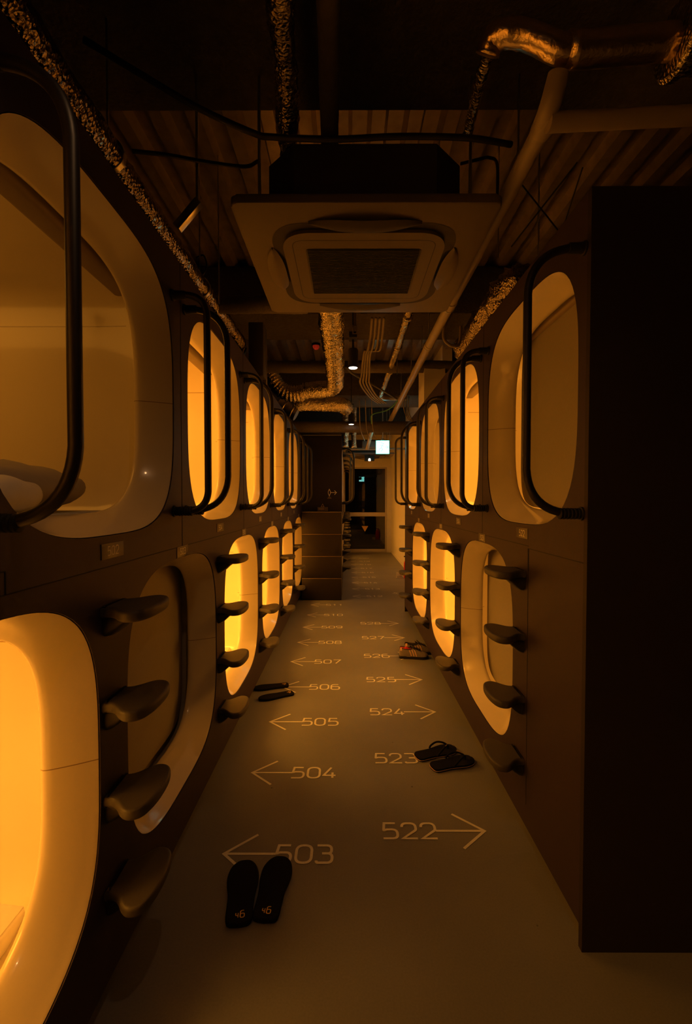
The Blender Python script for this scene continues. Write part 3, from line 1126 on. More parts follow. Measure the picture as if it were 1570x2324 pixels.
def sneaker(heel, toe, label, mirror=1, cloth=True):
    t = thing('sneaker', label, 'sneaker', group='grey sneakers')
    L = orient(t, heel, toe)
    Wd = .098
    bm = bmesh.new()
    prism(bm, foot_outline(L, Wd, mirror), .0005, .024, .004, 2)
    finish('sole', bm, 'shoeblack', t, angle=50)
    # sections: (u, halfwidth, height, half gap)
    sec = [(.01, .010, .050, .006), (.03, .026, .070, .017), (.07, .032, .074, .022), (.14, .035, .070, .026), (.22, .036, .064, .028), (.32, .037, .062, .027),
           (.40, .038, .066, .020), (.46, .039, .068, .012), (.52, .041, .066, .011), (.60, .044, .060, .010), (.68, .046, .052, .009), (.74, .047, .045, 0), (.82, .045, .037, 0),
           (.90, .039, .029, 0), (.96, .026, .02, 0), (.99, .010, .010, 0)]

    def surf(u, v, off=0.0):
        """u along, v 0(base)..1(top); right side +x"""
        for i in range(len(sec) - 1):
            if sec[i][0] <= u <= sec[i + 1][0]:
                f = (u - sec[i][0]) / (sec[i + 1][0] - sec[i][0])
                w, h, gp = [sec[i][k] * (1 - f) + sec[i + 1][k] * f for k in (1, 2, 3)]
                break
        a = v * PI / 2
        x = gp + (w - gp) * spow(math.cos(a), .8)
        z = .021 + h * spow(math.sin(a), .9)
        return Vector((x + off * math.cos(a), u * L, z + off * math.sin(a)))

    bm = bmesh.new()
    us = [s_[0] for s_ in sec]
    uu = []
    for i in range(len(us) - 1):
        uu += [us[i], (us[i] + us[i + 1]) / 2]
    uu.append(us[-1])
    NVs = 9
    for sx in (-1, 1):
        rows = []
        for u in uu:
            rows.append([bm.verts.new((lambda p: (p.x * sx, p.y, p.z))(surf(u, j / NVs))) for j in range(NVs + 1)])
        for i in range(len(rows) - 1):
            for j in range(NVs):
                bm.faces.new((rows[i][j], rows[i][j + 1], rows[i + 1][j + 1], rows[i + 1][j]))
    bmesh.ops.remove_doubles(bm, verts=bm.verts[:], dist=.0008)
    finish('upper', bm, 'shoegrey', t, angle=70)

    def patch(name, quads, m, sides=(-1, 1), off=.0012):
        bm = bmesh.new()
        for (u0, u1, v0, v1, sk) in quads:
            for sx in sides:
                rows = []
                for i in range(4):
                    row = []
                    for j in range(7):
                        v = v0 + (v1 - v0) * j / 6
                        u = u0 + (u1 - u0) * i / 3 + sk * j / 6
                        p = surf(u, v, off)
                        row.append(bm.verts.new((p.x * sx, p.y, p.z)))
                    rows.append(row)
                for i in range(3):
                    for j in range(6):
                        bm.faces.new((rows[i][j], rows[i][j + 1], rows[i + 1][j + 1], rows[i + 1][j]))
        return finish(name, bm, m, t)

    for k in range(3):
        patch('side_stripe', [(.40 + .085 * k, .435 + .085 * k, .05, .66, -.075)], 'peach')
    patch('heel_tab', [(.012, .10, .45, 1.0, 0.0)], 'peach')
    patch('collar', [(.10, .44, .72, 1.0, 0.0)], 'shoeblack')
    # tongue and laces
    bm = bmesh.new()
    rows = []
    for i in range(9):
        u = .36 + .36 * i / 8
        z = .021 + [.092, .084, .077, .073, .069, .065, .060, .054, .047][i]
        w = [.020, .022, .02, .017, .015, .014, .013, .012, .010][i]
        rows.append([bm.verts.new((w * (j - 2) / 2, u * L, z - .004 * abs(j - 2))) for j in range(5)])
    for i in range(8):
        for j in range(4):
            bm.faces.new((rows[i][j], rows[i][j + 1], rows[i + 1][j + 1], rows[i + 1][j]))
    finish('tongue', bm, 'shoeblack', t)
    bm = bmesh.new()
    for i in range(5):
        u = .47 + .055 * i
        a, b = surf(u, .93, .002), surf(u + .03, .93, .002)
        tube(bm, spline([(-a.x - .006, a.y, a.z), (0, (a.y + b.y) / 2, a.z + .007), (b.x + .006, b.y, b.z)], 4), .0026, 6)
        tube(bm, spline([(a.x + .006, a.y, a.z), (0, (a.y + b.y) / 2, a.z + .009), (-b.x - .006, b.y, b.z)], 4), .0026, 6)
    for sx in (-1, 1):
        tube(bm, spline([(0, .46 * L, .098), (sx * .02, .43 * L, .112), (sx * .042, .47 * L, .10), (sx * .05, .55 * L, .082)], 5), .0024, 6)
    finish('laces', bm, 'shoeblack', t)
    bm = bmesh.new()
    rows = []
    for i in range(9):
        u = .04 + .38 * i / 8
        for_row = []
        for j in range(7):
            f = (j - 3) / 3
            p = surf(max(u, .012), .96, -.002)
            zz = p.z - .006 + (.016 * math.sin(i * 1.1 + j * .9) + .012 if cloth else -.025) * (1 - abs(f)) * (1 - abs(i - 4) / 4.5)
            for_row.append(bm.verts.new((f * p.x, u * L, zz)))
        rows.append(for_row)
    for i in range(8):
        for j in range(6):
            bm.faces.new((rows[i][j], rows[i][j + 1], rows[i + 1][j + 1], rows[i + 1][j]))
    finish('lining', bm, 'redcloth' if cloth else 'shoeblack', t)


sh, stt = at(905, 1487, Z=.02), at(972, 1489, Z=.02)
sneaker(sh, stt, 'nearer grey sneaker with peach stripes and red cloth inside, by 526', 1)
off = Vector((.06, .115, 0))
sneaker(sh + off, stt + off + Vector((.01, .02, 0)), 'darker sneaker half hidden behind the striped sneaker by 526', -1, False)

# ------------------------------------------------------------------ fire extinguisher and tray
g = at(916, 1312, Z=0)
t = thing('fire_extinguisher', 'red fire extinguisher standing by the pale wall past the right capsules', 'fire extinguisher', (g.x + .075, g.y, 0))
bm = bmesh.new()
lathe(bm, [(.0, 0), (.07, 0), (.074, .01), (.074, .27), (.06, .31), (.03, .335), (.022, .34), (.022, .36), (0, .36)], n=24)
finish('cylinder', bm, 'redpaint', t)
bm = bmesh.new()
box(bm, (-.02, 0, .385), (.11, .02, .02), .005)
lathe(bm, [(0, .35), (.018, .35), (.018, .395), (0, .395)], n=12)
finish('handle', bm, 'black', t)
tube_obj('hose', spline([(.02, 0, .37), (.08, 0, .33), (.085, 0, .2), (.083, 0, .08)], 6), .009, 'black', t, 8)
g = at(906, 1311, Z=0)
t = thing('floor_stand', 'small white stand on the floor beside the fire extinguisher', 'stand', (g.x, g.y, 0))
bm = bmesh.new()
tube(bm, fillet([(-.06, -.03, .006), (.08, -.03, .006), (.08, .05, .006), (-.04, .05, .006)], .02, 5, True) + [Vector((-.05, -.022, .006))], .006, 8)
finish('ring_base', bm, 'whiteplastic', t)
bm = bmesh.new()
box(bm, (.0, .02, .05), (.10, .01, .08), .004)
finish('back_plate', bm, 'whiteplastic', t)

# ------------------------------------------------------------------ ceiling air conditioner
def ac_unit(label, loc):
    t = thing('air_conditioner', label, 'air conditioner', loc)
    hw, hl = .475, .46

    def rr(w, l, r, seg=6):
        return [(p.x, p.y) for p in fillet([(-w, -l, 0), (w, -l, 0), (w, l, 0), (-w, l, 0)], r, seg, True)]

    bm = bmesh.new()
    prism(bm, rr(hw, hl, .025), 0, .03, .008, 3)
    finish('fascia', bm, 'ac', t, angle=50)
    # octagonal casing
    bm = bmesh.new()
    a, b, c_ = .37, .37, .11
    prism(bm, [(-a + c_, -b), (a - c_, -b), (a, -b + c_), (a, b - c_), (a - c_, b), (-a + c_, b), (-a, b - c_), (-a, -b + c_)], .03, .27, .004, 2)
    finish('casing', bm, 'acbody', t, smooth=False)
    # raised inner frame with rounded outlet channel round it
    bm = bmesh.new()
    outer = rr(.365, .345, .13, 10)
    inner = rr(.325, .305, .11, 10)
    n = len(outer)
    zt, zb = -.001, -.004
    vo = [bm.verts.new((x, y, -.0012)) for x, y in outer]; vi = [bm.verts.new((x, y, -.0012)) for x, y in inner]
    for i in range(n):
        j = (i + 1) % n
        bm.faces.new((vo[i], vo[j], vi[j], vi[i]))
    finish('outlet_slot', bm, 'black', t, smooth=False)
    bm = bmesh.new()
    prism(bm, rr(.325, .305, .11, 10), -.014, .0, .006, 3)
    fr = finish('inner_frame', bm, 'ac', t, angle=50)
    bm = bmesh.new()
    gl = rr(.285, .255, .04, 6)
    ribbon(bm, gl, .003, lambda q: Vector((q[0], q[1], -.0146)), True)
    finish('frame_joint', bm, 'black', fr, smooth=False)
    # grille: black panel with slats
    bm = bmesh.new()
    prism(bm, rr(.235, .195, .012), -.017, -.0142, .001, 2)
    gr = finish('grille', bm, 'black', t, angle=50)
    bm = bmesh.new()
    for k in range(34):
        y = -.188 + .376 * k / 33
        box(bm, (0, y, -.0185), (.455, .0035, .003))
    finish('grille_slats', bm, 'acbody', gr, smooth=False)
    # flaps along four sides, in the channel
    for k, (cx, cy, sx, sy) in enumerate(((0, -.352, .42, .05), (0, .352, .42, .05), (-.372, 0, .05, .36), (.372, 0, .05, .36))):
        bm = bmesh.new()
        L = max(sx, sy) / 2
        rows = []
        for i in range(17):
            f = -1 + 2 * i / 16
            wdt = .034 * (1 - abs(f) ** 3.2) + .004
            dz = -.006 - .02 * (1 - f * f)
            row = []
            for j, q in enumerate((-1, -.3, .3, 1)):
                zz = dz + (.006 if abs(q) == 1 else -.003)
                row.append(bm.verts.new((cx + f * L, cy + q * wdt, zz) if sx > sy else (cx + q * wdt, cy + f * L, zz)))
            rows.append(row)
        for i in range(16):
            for j in range(3):
                bm.faces.new((rows[i][j], rows[i][j + 1], rows[i + 1][j + 1], rows[i + 1][j]))
        finish('flap', bm, 'acbody' if k < 2 else 'ac', t)
    for sx in (-1, 1):
        for sy in (-1, 1):
            tube_obj('hanger_rod', [(sx * .40, sy * .30, .06), (sx * .40, sy * .30, 3.24 - loc[2] - .002)], .006, 'galv', t, 8)
    bm = bmesh.new()
    for sx in (-1, 1):
        for sy in (-1, 1):
            box(bm, (sx * .385, sy * .30, .09), (.05, .03, .05), .004)
    finish('hanger_bracket', bm, 'black', t)
    return t


AC = ac_unit('large square ceiling air conditioner with dark grille above the corridor', (.066, 2.06, 2.41))
ac_unit('small distant ceiling air conditioner above the glass door', (at(833, 1026, Y=8.7).x, 8.7, at(833, 1036, Y=8.7).z))

# ------------------------------------------------------------------ ducts and pipes
def rough_tube(name, pts, r, m, parent=None, n=20, amp=.05, step=.02, ridges=0.0, rperiod=.03, seed=1):
    """tube resampled finely and dented like foil"""
    rnd = random.Random(seed)
    P = [Vector(p) for p in pts]
    res = [P[0]]
    acc = [0.0]
    for a, b in zip(P, P[1:]):
        L = (b - a).length
        k = max(1, int(L / step))
        for i in range(1, k + 1):
            res.append(a.lerp(b, i / k)); acc.append(acc[-1] + L / k)
    rad = []
    for s_ in acc:
        q = 1 + amp * .5 * math.sin(s_ * 17 + seed) + rnd.uniform(-amp, amp) * .4
        if ridges:
            q += ridges * (abs(((s_ / rperiod) % 1) - .5) * 2 - .5)
        rad.append(r * q)
    bm = bmesh.new()
    tube(bm, res, rad, n)
    for v in bm.verts:
        v.co += Vector((rnd.uniform(-1, 1), rnd.uniform(-1, 1), rnd.uniform(-1, 1))) * r * amp * .6
    return finish(name, bm, m, parent, angle=180)


# foil duct above the left capsules
t = thing('foil_duct', 'long foil-wrapped duct running above the left capsules', 'duct', (-.80, .3, 2.54))
pts = spline([(0, -.6, .015), (0, .6, .0), (.0, 1.6, -.01), (0, 2.6, 0), (0, 3.05, 0), (-.02, 3.18, -.02), (-.09, 3.26, -.06), (-.2, 3.28, -.09)], 6)
rough_tube('duct_body', pts, .052, 'foil_shaded', t, amp=.1, seed=3)
for yy in (1.25, 2.2):
    bm = bmesh.new()
    lathe(bm, [(.056, yy - .012), (.058, yy - .01), (.058, yy + .01), (.056, yy + .012)], (0, 0, -.005), 'Y', 20)
    finish('duct_band', bm, 'galv', t)
for yy in (.4, 1.25, 2.2):
    tube_obj('duct_hanger', [Vector((0, yy, .04)), Vector((0, yy, ZD - 2.54 - .003))], .004, 'galv', t, 6)
# foil duct running to the middle of the air conditioner
t = thing('foil_duct', 'crinkled foil duct at the top centre above the air conditioner', 'duct', (-.2, .3, 2.80))
pts = spline([at(636, -60, Z=2.80) - Vector(t.location), at(637, 40, Z=2.80) - Vector(t.location), at(648, 150, Z=2.80) - Vector(t.location),
              at(652, 230, Z=2.80) - Vector(t.location), at(652, 320, Z=2.78) - Vector(t.location), at(660, 420, Z=2.76) - Vector(t.location)], 8)
rough_tube('duct_body', pts, .038, 'foil', t, amp=.22, seed=7)
t = thing('lagged_pipe', 'dark lagged pipe at the top centre beside the crinkled foil duct', 'pipe', (-.06, .3, 2.8))
pts = [at(745, -60, Z=2.80) - Vector(t.location), at(748, 320, Z=2.80) - Vector(t.location), at(752, 420, Z=2.80) - Vector(t.location)]
rough_tube('pipe_body', pts, .035, 'insul', t, amp=.05, seed=8)
# thick bright foil duct behind the air conditioner
t = thing('foil_duct', 'thick shiny foil duct hanging behind the air conditioner, bending left', 'duct', (-.11, 3.0, 2.58))
base = Vector(t.location)
rough_tube('duct_body', spline([(0, -.35, .03), (0, .3, .02), (-.003, 1.0, .01), (-.01, 1.5, .01), (-.02, 1.78, .01), (-.06, 1.9, .0), (-.2, 1.96, .0), (-.34, 1.98, .0)], 8), .082, 'foil', t, amp=.10, seed=11, n=44, step=.012)
fl = spline([Vector((-.33, 1.98, .0))] + [at(*q, Y=4.99) - base for q in ((680, 893), (652, 892), (630, 876), (615, 852), (606, 826))], 8)
rough_tube('flexible_hose', fl, .082, 'foil', t, amp=.05, seed=12, n=28, step=.006, ridges=.26, rperiod=.036)
t = thing('foil_duct', 'lower foil duct crossing below the flexible hose end', 'duct', (-.25, 5.35, 2.505))
rough_tube('duct_body', spline([(.22, .35, .02), (.24, .15, .0), (.2, .03, 0), (.1, 0, 0), (-.1, 0, .0), (-.28, .0, .01), (-.33, .02, .0)], 8), .08, 'foil', t, amp=.12, seed=13, n=36, step=.012)
bm = bmesh.new()
lathe(bm, [(.0, -.12), (.085, -.12), (.085, -.06), (.092, -.055), (.092, -.04), (.085, -.035), (.085, .05), (.09, .055), (.09, .07), (.083, .075), (.083, .12), (0, .12)], (0, 0, 0), 'X', 24)
bmesh.ops.transform(bm, matrix=Matrix.Translation((-.45, .02, -.055)) @ Matrix.Rotation(.5, 4, 'Y'), verts=bm.verts[:])
finish('steel_collar', bm, 'galv', t)
# thin foil pipe
t = thing('foil_pipe', 'thin foil-wrapped pipe running away right of centre', 'pipe', (.44, 3.0, 2.72))
rough_tube('pipe_body', [(0, -.2, .02), (0, 1.0, .0), (-.01, 2.2, 0), (-.02, 2.9, 0)], .030, 'foil', t, amp=.12, seed=15, n=16)
tube_obj('pipe_end', spline([(-.02, 2.88, 0), (.02, 2.96, -.0), (.15, 2.98, 0), (.34, 2.98, 0)], 6), .034, 'galv', t)
bm = bmesh.new()
for yy in (.35, 1.0, 1.75):
    lathe(bm, [(.036, yy - .015), (.039, yy - .01), (.039, yy + .01), (.036, yy + .015)], (0, 0, 0), 'Y', 16)
finish('pipe_band', bm, 'foil', t)
# top-right elbow duct
t = thing('foil_duct', 'foil duct with elbow at the upper right, running to the right edge', 'duct', (.44, 1.6, 2.72))
B = Vector(t.location)
rough_tube('thin_run', [at(1060, 303, Z=2.72) - B, at(1085, 200, Z=2.72) - B, at(1108, 120, Z=2.725) - B], .019, 'foil', t, amp=.15, seed=21, n=14, step=.012)
pe = [at(1106, 125, Y=1.33), at(1118, 90, Y=1.31), at(1150, 76, Y=1.29), at(1200, 82, Y=1.28), at(1262, 110, Y=1.27), at(1292, 115, Y=1.27)]
rough_tube('elbow', spline([p - B for p in pe], 6), .034, 'foil2', t, amp=.05, seed=22, n=20, step=.012)
pe = [at(1285, 114, Y=1.27), at(1330, 112, Y=1.27), at(1420, 104, Y=1.27), at(1525, 95, Y=1.27)]
rough_tube('straight_run', [p - B for p in pe], .042, 'foil2', t, amp=.01, seed=23, n=20)
bm = bmesh.new()
p = at(1555, 85, Y=1.27) - B
lathe(bm, [(0, -.03), (.085, -.03), (.095, -.02), (.095, .0), (.08, .01), (.08, .1), (0, .1)], p, 'X', 20)
finish('flange', bm, 'foil', t)
# PVC drain pipe with a branch
t = thing('drain_pipe', 'tan plastic pipe running the corridor length at upper right', 'pipe', (.583, 1.3, 2.49))
B = Vector(t.location)
e0 = at(880, 966, Y=6.6)
e1 = at(846, 968, Y=6.6); e2 = at(833, 1018, Y=7.6)
main = [at(1268, 168, Y=1.28), at(1250, 235, Y=1.30), Vector((.583, 1.42, 2.492)), Vector((.583, 3.0, 2.49)), Vector((.583, 5.0, 2.478)), e0, e1, e2]
main = fillet([p - B for p in main], [0, .03, .06, 0, 0, .03, .03, 0], 6)
tube_obj('pipe_body', main, .029, 'pvc', t, 18)
b0 = at(1243, 278, Y=1.33) - B
b1 = at(1575, 262, Y=1.36) - B
tube_obj('branch', [b0, b1], .0255, 'pvc', t, 16)
for yy in (1.36, 2.60, 3.3, 5.0):
    bm = bmesh.new()
    lathe(bm, [(.029, yy - .04), (.0335, yy - .038), (.0335, yy + .038), (.029, yy + .04)], Vector((.583, 0, 2.49)) - B, 'Y', 18)
    finish('coupling', bm, 'pvc', t)
bm = bmesh.new()
for yy in (2.64, 3.3, 4.2, 5.0):
    lathe(bm, [(.0345, yy - .006), (.036, yy - .006), (.036, yy + .006), (.0345, yy + .006)], Vector((.583, 0, 2.49)) - B, 'Y', 18)
    tube(bm, [Vector((.583, yy, 2.52)) - B, Vector((.60, yy, 3.238)) - B], .004, 6)
finish('pipe_hanger', bm, 'galv', t)
bm = bmesh.new()
lathe(bm, [(.0, -.06), (.02, -.06), (.022, 0), (0, 0)], Vector((.55, 2.56, 2.48)) - B, 'X', 12)
finish('tee_stub', bm, 'pvc', t)
# crumpled foil duct over the right bank
t = thing('foil_duct', 'loose crumpled foil duct lying over the right capsules', 'duct', (.86, 2.6, 2.47))
rough_tube('duct_body', spline([(.05, -.24, .06), (.0, -.05, .03), (-.02, .2, .0), (-.03, .6, -.05)], 8), .085, 'foil_shaded', t, amp=.26, seed=31, n=22, step=.03)
# lagged pipe at the left of the air conditioner
t = thing('lagged_pipe', 'lagged pipe crossing to the left side of the air conditioner', 'pipe', (-.9, 2.75, 2.55))
rough_tube('pipe_body', [(-1.6, 0, .0), (0, 0, 0), (.66, 0, 0)], .05, 'insul', t, amp=.06, seed=33, n=18)
# big cross duct far away
t = thing('lagged_pipe', 'long grey lagged duct crossing the corridor beyond the second spotlight', 'pipe', (0, 6.15, 2.37))
rough_tube('pipe_body', [(-1.5, 0, 0), (0, 0, 0), (1.6, 0, 0)], .075, 'insul', t, amp=.02, seed=35, n=20, step=.06)
t = thing('lagged_pipe', 'dark lagged pipe crossing high behind the first spotlight', 'pipe', (0, 4.6, 2.72))
rough_tube('pipe_body', [(-1.9, 0, 0), (0, 0, 0), (1.9, 0, 0)], .06, 'insul', t, amp=.05, seed=36, n=18, step=.06)
t = thing('water_pipe', 'pale horizontal pipe in front of the distant air conditioner', 'pipe', (.35, 8.2, at(830, 1019, Y=8.2).z))
tube_obj('pipe_body', fillet([(-.55, .1, .12), (-.50, 0, 0), (.82, 0, 0), (.82, .25, .0)], .05, 6), .022, 'pvc', t, 14)
# foil bits above the far door
for i, (px, py0, py1, Y, r) in enumerate(((783, 985, 1014, 7.4, .06), (803, 975, 1016, 7.6, .045))):
    a, b = at(px, py0, Y=Y), at(px, py1, Y=Y)
    t = thing('foil_duct', ['short foil duct stub', 'narrow foil duct stub'][i] + ' dropping above the distant doorway', 'duct', a)
    rough_tube('duct_body', [(0, 0, ZD - a.z - .01), (0, 0, 0), b - a], r, 'foil', t, amp=.2, seed=40 + i, n=16)

# ------------------------------------------------------------------ cables, rods
def cable(name, pts, r, m, label, cat='cable', group=None, sub=10):
    P = [Vector(p) for p in pts]
    bm = bmesh.new()
    tube(bm, spline([p - P[0] for p in P], sub), r, 8)
    o = finish(name, bm, m, angle=180)
    o.location = P[0]
    return tag(o, label, cat, group)


cable('black_cable', [at(190, 90, Y=1.35), at(330, 175, Y=1.4), at(450, 245, Y=1.45), at(575, 302, Y=1.5), at(620, 311, Y=1.5), at(760, 316, Y=1.5), at(900, 310, Y=1.5), at(1060, 313, Y=1.5), at(1160, 328, Y=1.55)],
      .0095, 'cable', 'thick black cable sagging across above the air conditioner')
cable('black_cable', [at(300, 343, Y=1.6), at(380, 352, Y=1.65), at(470, 368, Y=1.75), at(555, 378, Y=1.8), at(585, 366, Y=1.85)], .007, 'cable',
      'thin black cable reaching the air conditioner from the left')
cable('black_cable', [at(1045, 372, Y=1.85), at(1085, 362, Y=1.85), at(1110, 358, Y=1.85), at(1128, 375, Y=1.9), at(1128, 460, Y=2.0)], .006, 'cable',
      'thin black cable leaving the right side of the air conditioner')
cable('black_cable', [at(785, 832, Y=3.6), at(800, 848, Y=3.8), at(840, 870, Y=4.2), at(900, 905, Y=4.8)], .010, 'cable',
      'black cable slanting down right of the first spotlight')
cable('teal_cable', [at(960, 800, Y=4.4), at(925, 870, Y=4.7), at(905, 905, Y=5.0), at(880, 930, Y=5.2), at(845, 941, Y=5.3), at(843, 962, Y=5.4)], .007, 'cablegreen',
      'teal cable looping beside the tan drain pipe')
for i in range(4):
    x0 = 842 + 9 * i
    cable('refrigerant_line', [at(x0 + 2, 722, Y=3.0), at(x0 - 2, 765, Y=3.3), at(x0 - 8, 795, Y=3.4), at(826 + 5 * i, 800, Y=3.5), at(820 + 6 * i, 850, Y=3.9), at(818 + 7 * i, 872, Y=4.1), at(838 + 6 * i, 900, Y=4.6), at(858 + 6 * i, 915, Y=5.0)],
          .008, 'cablebeige', '%s of four beige lines bundled right of the first spotlight' % ['leftmost', 'second from the left', 'third from the left', 'rightmost'][i], 'pipe', 'beige lines')
for i in range(3):
    x0 = 815 + 14 * i
    cable('hanging_wire', [at(x0, 905, Y=5.5), at(x0 + 1, 940, Y=5.6), at(x0 + 3, 975, Y=5.8), at(x0 + 12, 1000, Y=6.2)], .005, 'cablebeige',
          '%s thin wire hanging behind the second spotlight' % ['leftmost', 'middle', 'rightmost'][i], 'cable', 'hanging wires')
for i in range(3):
    cable('hanging_wire', [at(918 + 5 * i, 900, Y=5.0), at(916 + 5 * i, 925, Y=5.0), at(924 + 4 * i, 948, Y=5.0), at(936 + 3 * i, 958, Y=5.0)], .005, 'cablebeige',
          '%s yellowish wire curling down by the pale block' % ['leftmost', 'middle', 'rightmost'][i], 'cable', 'yellowish wires')
cable('coiled_cable', [at(1035, 690, Y=2.9), at(1010, 740, Y=2.9), at(1008, 770, Y=2.9), at(1025, 785, Y=2.9), at(1042, 780, Y=2.9), at(1046, 740, Y=2.9)], .010, 'cablebeige',
      'beige cable loop hanging right of the tan drain pipe')
cable('coiled_cable', [at(445, 585, Y=2.6), at(462, 580, Y=2.6), at(469, 605, Y=2.6), at(456, 627, Y=2.6), at(442, 612, Y=2.6)], .005, 'cable',
      'small dark cable loop above the left foil duct')


def rod(p, q, r, label, m='galv', cat='rod', group='hanger rods', name='hanger_rod'):
    p, q = Vector(p), Vector(q)
    bm = bmesh.new()
    tube(bm, [Vector((0, 0, 0)), q - p], r, 8)
    o = finish(name, bm, m, angle=60)
    o.location = p
    return tag(o, label, cat, group)


def vrod(px, py, Y, label, r=.004):
    a = at(px, py, Y=Y)
    rod(a, (a.x, a.y, ZD - .002), r, label)


vrod(1175, 430, 1.75, 'vertical rod left of the upper right end panel')
vrod(1130, 585, 2.4, 'vertical rod beside the drain pipe near the crossed wires')
vrod(957, 790, 3.9, 'vertical rod between the thin foil pipe and the drain pipe')
vrod(901, 850, 4.4, 'vertical rod left of the thin foil pipe end')
vrod(1221, 590, 1.9, 'vertical rod under the crossing wires at right')
vrod(497, 690, 2.5, 'vertical rod between the left foil duct and the air conditioner')
for (a, b, lb) in (((1178, 412), (1272, 530), 'brace wire falling right across the upper right ceiling'),
                   ((1310, 368), (1160, 560), 'brace wire falling left across the upper right ceiling'),
                   ((1322, 380), (1268, 545), 'steep brace wire at the upper right ceiling')):
    rod(at(*a, Y=1.75), at(*b, Y=2.0), .003, lb, 'cable', 'wire', 'brace wires', 'brace_wire')
# bracket bars and posts
bm = bmesh.new()
p, q = at(402, 518, Y=1.75), at(452, 458, Y=1.75)
v = q - p
tube(bm, [v * .42, Vector((v.x * .42, v.y * .42, ZD - (p.z + q.z) / 2 - .003))], .006, 6)
box(bm, (0, 0, 0), (v.length, .03, .03), .002, rot=v.to_track_quat('X', 'Z').to_matrix().to_4x4())
o = finish('bracket_bar', bm, 'galv'); o.location = (p + q) / 2
tag(o, 'slanted steel bar above the left foil duct', 'bracket')
bm = bmesh.new()
p = at(601, 850, Y=4.0)
box(bm, (0, 0, .45), (.035, .035, .9), .003)
o = finish('steel_post', bm, 'galv'); o.location = (p.x, p.y, ZTOP + .005)
tag(o, 'steel post standing on the left capsules near the flexible hose', 'post')
bm = bmesh.new()
p = at(584, 800, Y=3.5)
box(bm, (0, 0, .21), (.11, .12, .40), .004)
o = finish('control_box', bm, 'acbody'); o.location = (p.x, p.y, ZTOP + .006)
tag(o, 'dark control box on top of the left capsules', 'box')
bm = bmesh.new()
p = at(838, 1009, Y=8.0)
box(bm, (0, 0, 0), (.25, .1, .11), .004)
tube(bm, [Vector((0, 0, .05)), Vector((0, 0, ZD - p.z - .003))], .006, 6)
o = finish('junction_box', bm, 'ac'); o.location = p
tag(o, 'bluish grey box above the distant air conditioner', 'box')
struct_box('trim_99', (.762, 4.55, ZTOP + .004), (.97, 4.9, 2.74), 'plaster')
# small ceiling bracket with slot
bm = bmesh.new()
p = at(805, 748, Y=3.4)
ribbon(bm, [(-.014, .03), (-.014, -.03), (.014, -.03), (.014, .03)], .008, lambda q: Vector((q[0], 0, q[1])), True)
box(bm, (0, .01, .2), (.02, .004, .34))
o = finish('slotted_hanger', bm, 'cablebeige', smooth=False); o.location = p
tag(o, 'small slotted metal hanger above the first spotlight', 'bracket')

# ------------------------------------------------------------------ spotlights
def spotlight(px, py, Y, label, power=6.0, hidden=None, size=2.2):
    p = at(px, py, Y=Y) if hidden is None else Vector(hidden)
    t = thing('spotlight', label, 'spotlight', p, 0, 'ceiling spotlights')
    bm = bmesh.new()
    lathe(bm, [(.034, .002), (.038, 0), (.038, .13), (.034, .14), (.0, .14)], n=24)
    finish('lamp_body', bm, 'black', t)
    bm = bmesh.new()
    lathe(bm, [(0, -.004), (.030, -.003), (.033, .0005), (0, .001)], n=24)
    finish('lamp_lens', bm, 'lamp', t)
    bm = bmesh.new()
    tube(bm, [Vector((0, .02, .1)), Vector((0, .02, .22))], .008, 8)
    box(bm, (0, .02, .24), (.06, .1, .045), .004)
    tube(bm, [Vector((0, .02, .26)), Vector((0, .02, ZD - p.z - .003))], .005, 8)
    finish('lamp_stem', bm, 'black', t)
    l = bpy.data.lights.new('spot_light', 'SPOT')
    l.energy = power
    l.color = (1, .50, .20)
    l.spot_size = size
    l.spot_blend = .6
    l.shadow_soft_size = .03
    o = bpy.data.objects.new('spot_light', l)
    COL.objects.link(o)
    o.location = (p.x, p.y, p.z - .02)


spotlight(801, 835, 3.45, 'first black ceiling spotlight, lit white, behind the air conditioner', 3.0)
spotlight(797, 963, 6.0, 'second, smaller black ceiling spotlight with a lit lens', 3.0)
spotlight(0, 0, 0, 'black ceiling spotlight over the near end of the corridor', 5.0, hidden=(.02, .55, 2.62))
p = at(838, 1047, Y=8.35)
t = thing('box_light', 'black box downlight under the distant air conditioner', 'light', p)
bm = bmesh.new()
box(bm, (0, 0, .05), (.18, .12, .09), .006)
finish('lamp_body', bm, 'black', t)
bm = bmesh.new()
lathe(bm, [(0, -.004), (.022, -.004), (.024, .01), (0, .01)], (0, -.05, .008), 'Z', 16)
lathe(bm, [(0, -.064), (.02, -.064), (.02, -.055), (0, -.055)], (0, 0, .03), 'Y', 16)
finish('lamp_lens', bm, 'lamp', t)
tube_obj('lamp_stem', [(0, .02, .09), (0, .02, at(833, 1036, Y=8.7).z - p.z)], .012, 'black', t, 8)
l = bpy.data.lights.new('far_spot', 'SPOT'); l.energy = 4; l.color = (1, .6, .3); l.spot_size = 2.4; l.spot_blend = .7; l.shadow_soft_size = .03
o = bpy.data.objects.new('far_spot', l); COL.objects.link(o); o.location = (p.x, p.y, p.z - .03)
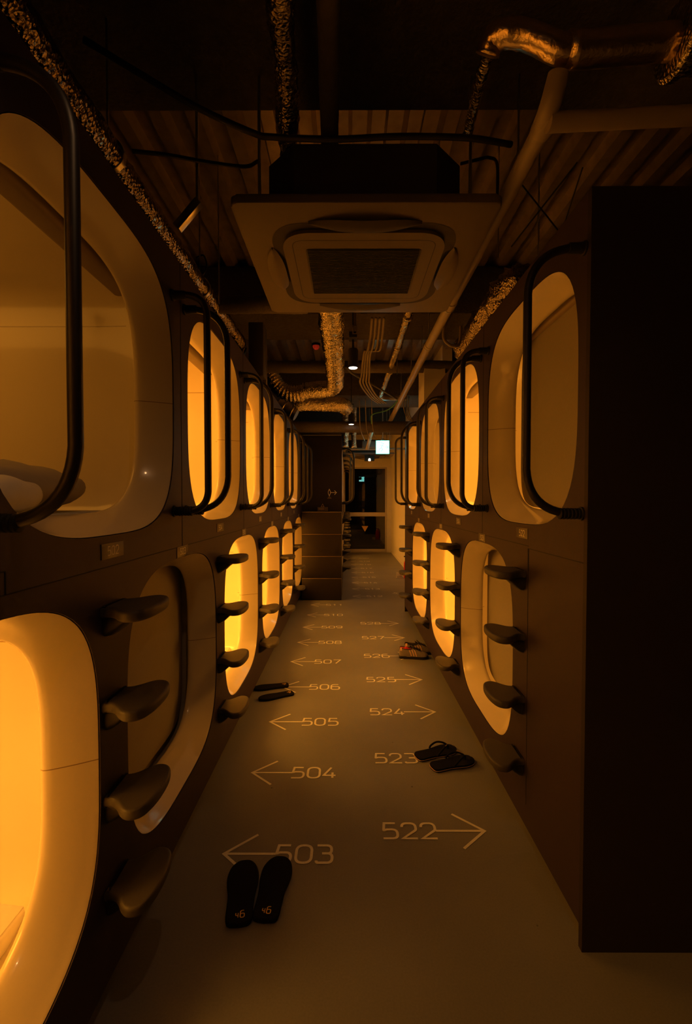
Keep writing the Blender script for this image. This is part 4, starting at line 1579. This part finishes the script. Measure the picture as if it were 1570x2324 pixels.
# red alarm lamp
p = at(717, 785, Y=4.3)
t = thing('alarm_lamp', 'small red alarm lamp on the dark ceiling left of the foil duct', 'lamp', p)
bm = bmesh.new()
lathe(bm, [(0, -.035), (.015, -.033), (.028, -.02), (.032, 0), (0, 0)], n=20)
finish('lens', bm, 'redlamp', t)
bm = bmesh.new()
lathe(bm, [(0, 0), (.04, 0), (.04, .02), (0, .02)], n=20)
tube(bm, [Vector((0, 0, .02)), Vector((0, 0, 2.86 - p.z))], .008, 8)
finish('lamp_base', bm, 'black', t)

# ------------------------------------------------------------------ exit sign
YE = 7.0
p = at(868, 1015, Y=YE)
t = thing('exit_sign', 'square glowing cyan-white emergency exit sign hanging above the corridor', 'exit sign', p)
bm = bmesh.new()
box(bm, (0, 0, 0), (.205, .03, .205), .003)
finish('sign_case', bm, 'signframe_glow', t)
bm = bmesh.new()
for sy in (-1, 1):
    box(bm, (0, sy * .0155, 0), (.192, .002, .192))
finish('sign_face', bm, 'signwhite', t, smooth=False)
bm = bmesh.new()
for sy in (-1, 1):
    Tq = lambda q, l=0: Vector((q[0] * -sy, sy * (.0172 + l), q[1]))
    # doorway and running figure
    ribbon(bm, [(-.082, -.07), (-.082, .075), (-.012, .075), (-.012, .045)], .012, lambda q: Tq(q))
    ribbon(bm, [(-.005, .03), (-.02, -.01), (.0, -.035), (-.03, -.07)], .016, lambda q: Tq(q, .0003))
    ribbon(bm, [(-.02, -.01), (-.05, -.03), (-.06, -.065)], .014, lambda q: Tq(q, .0003))
    ribbon(bm, [(-.045, .005), (-.03, .03), (.0, .03), (.022, .0)], .012, lambda q: Tq(q, .0003))
    hd = [(.008 + .013 * math.cos(2 * PI * k / 14), .052 + .013 * math.sin(2 * PI * k / 14)) for k in range(14)]
    bm.faces.new([bm.verts.new(Tq(q)) for q in hd])
    ribbon(bm, [(.035, 0), (.08, 0)], .014, lambda q: Tq(q))
    ribbon(bm, [(.055, .03), (.085, 0), (.055, -.03)], .014, lambda q: Tq(q, .0003))
finish('pictogram', bm, 'signgreen', t, smooth=False)
bm = bmesh.new()
box(bm, (0, 0, .118), (.05, .03, .03), .003)
tube(bm, [Vector((0, 0, .13)), Vector((0, 0, 2.8 - p.z))], .008, 8)
finish('sign_hanger', bm, 'galv', t)

# ------------------------------------------------------------------ world
w = bpy.data.worlds.new('world')
S.world = w
w.use_nodes = True
w.node_tree.nodes['Background'].inputs[0].default_value = (.5, .42, .55, 1)
w.node_tree.nodes['Background'].inputs[1].default_value = .002
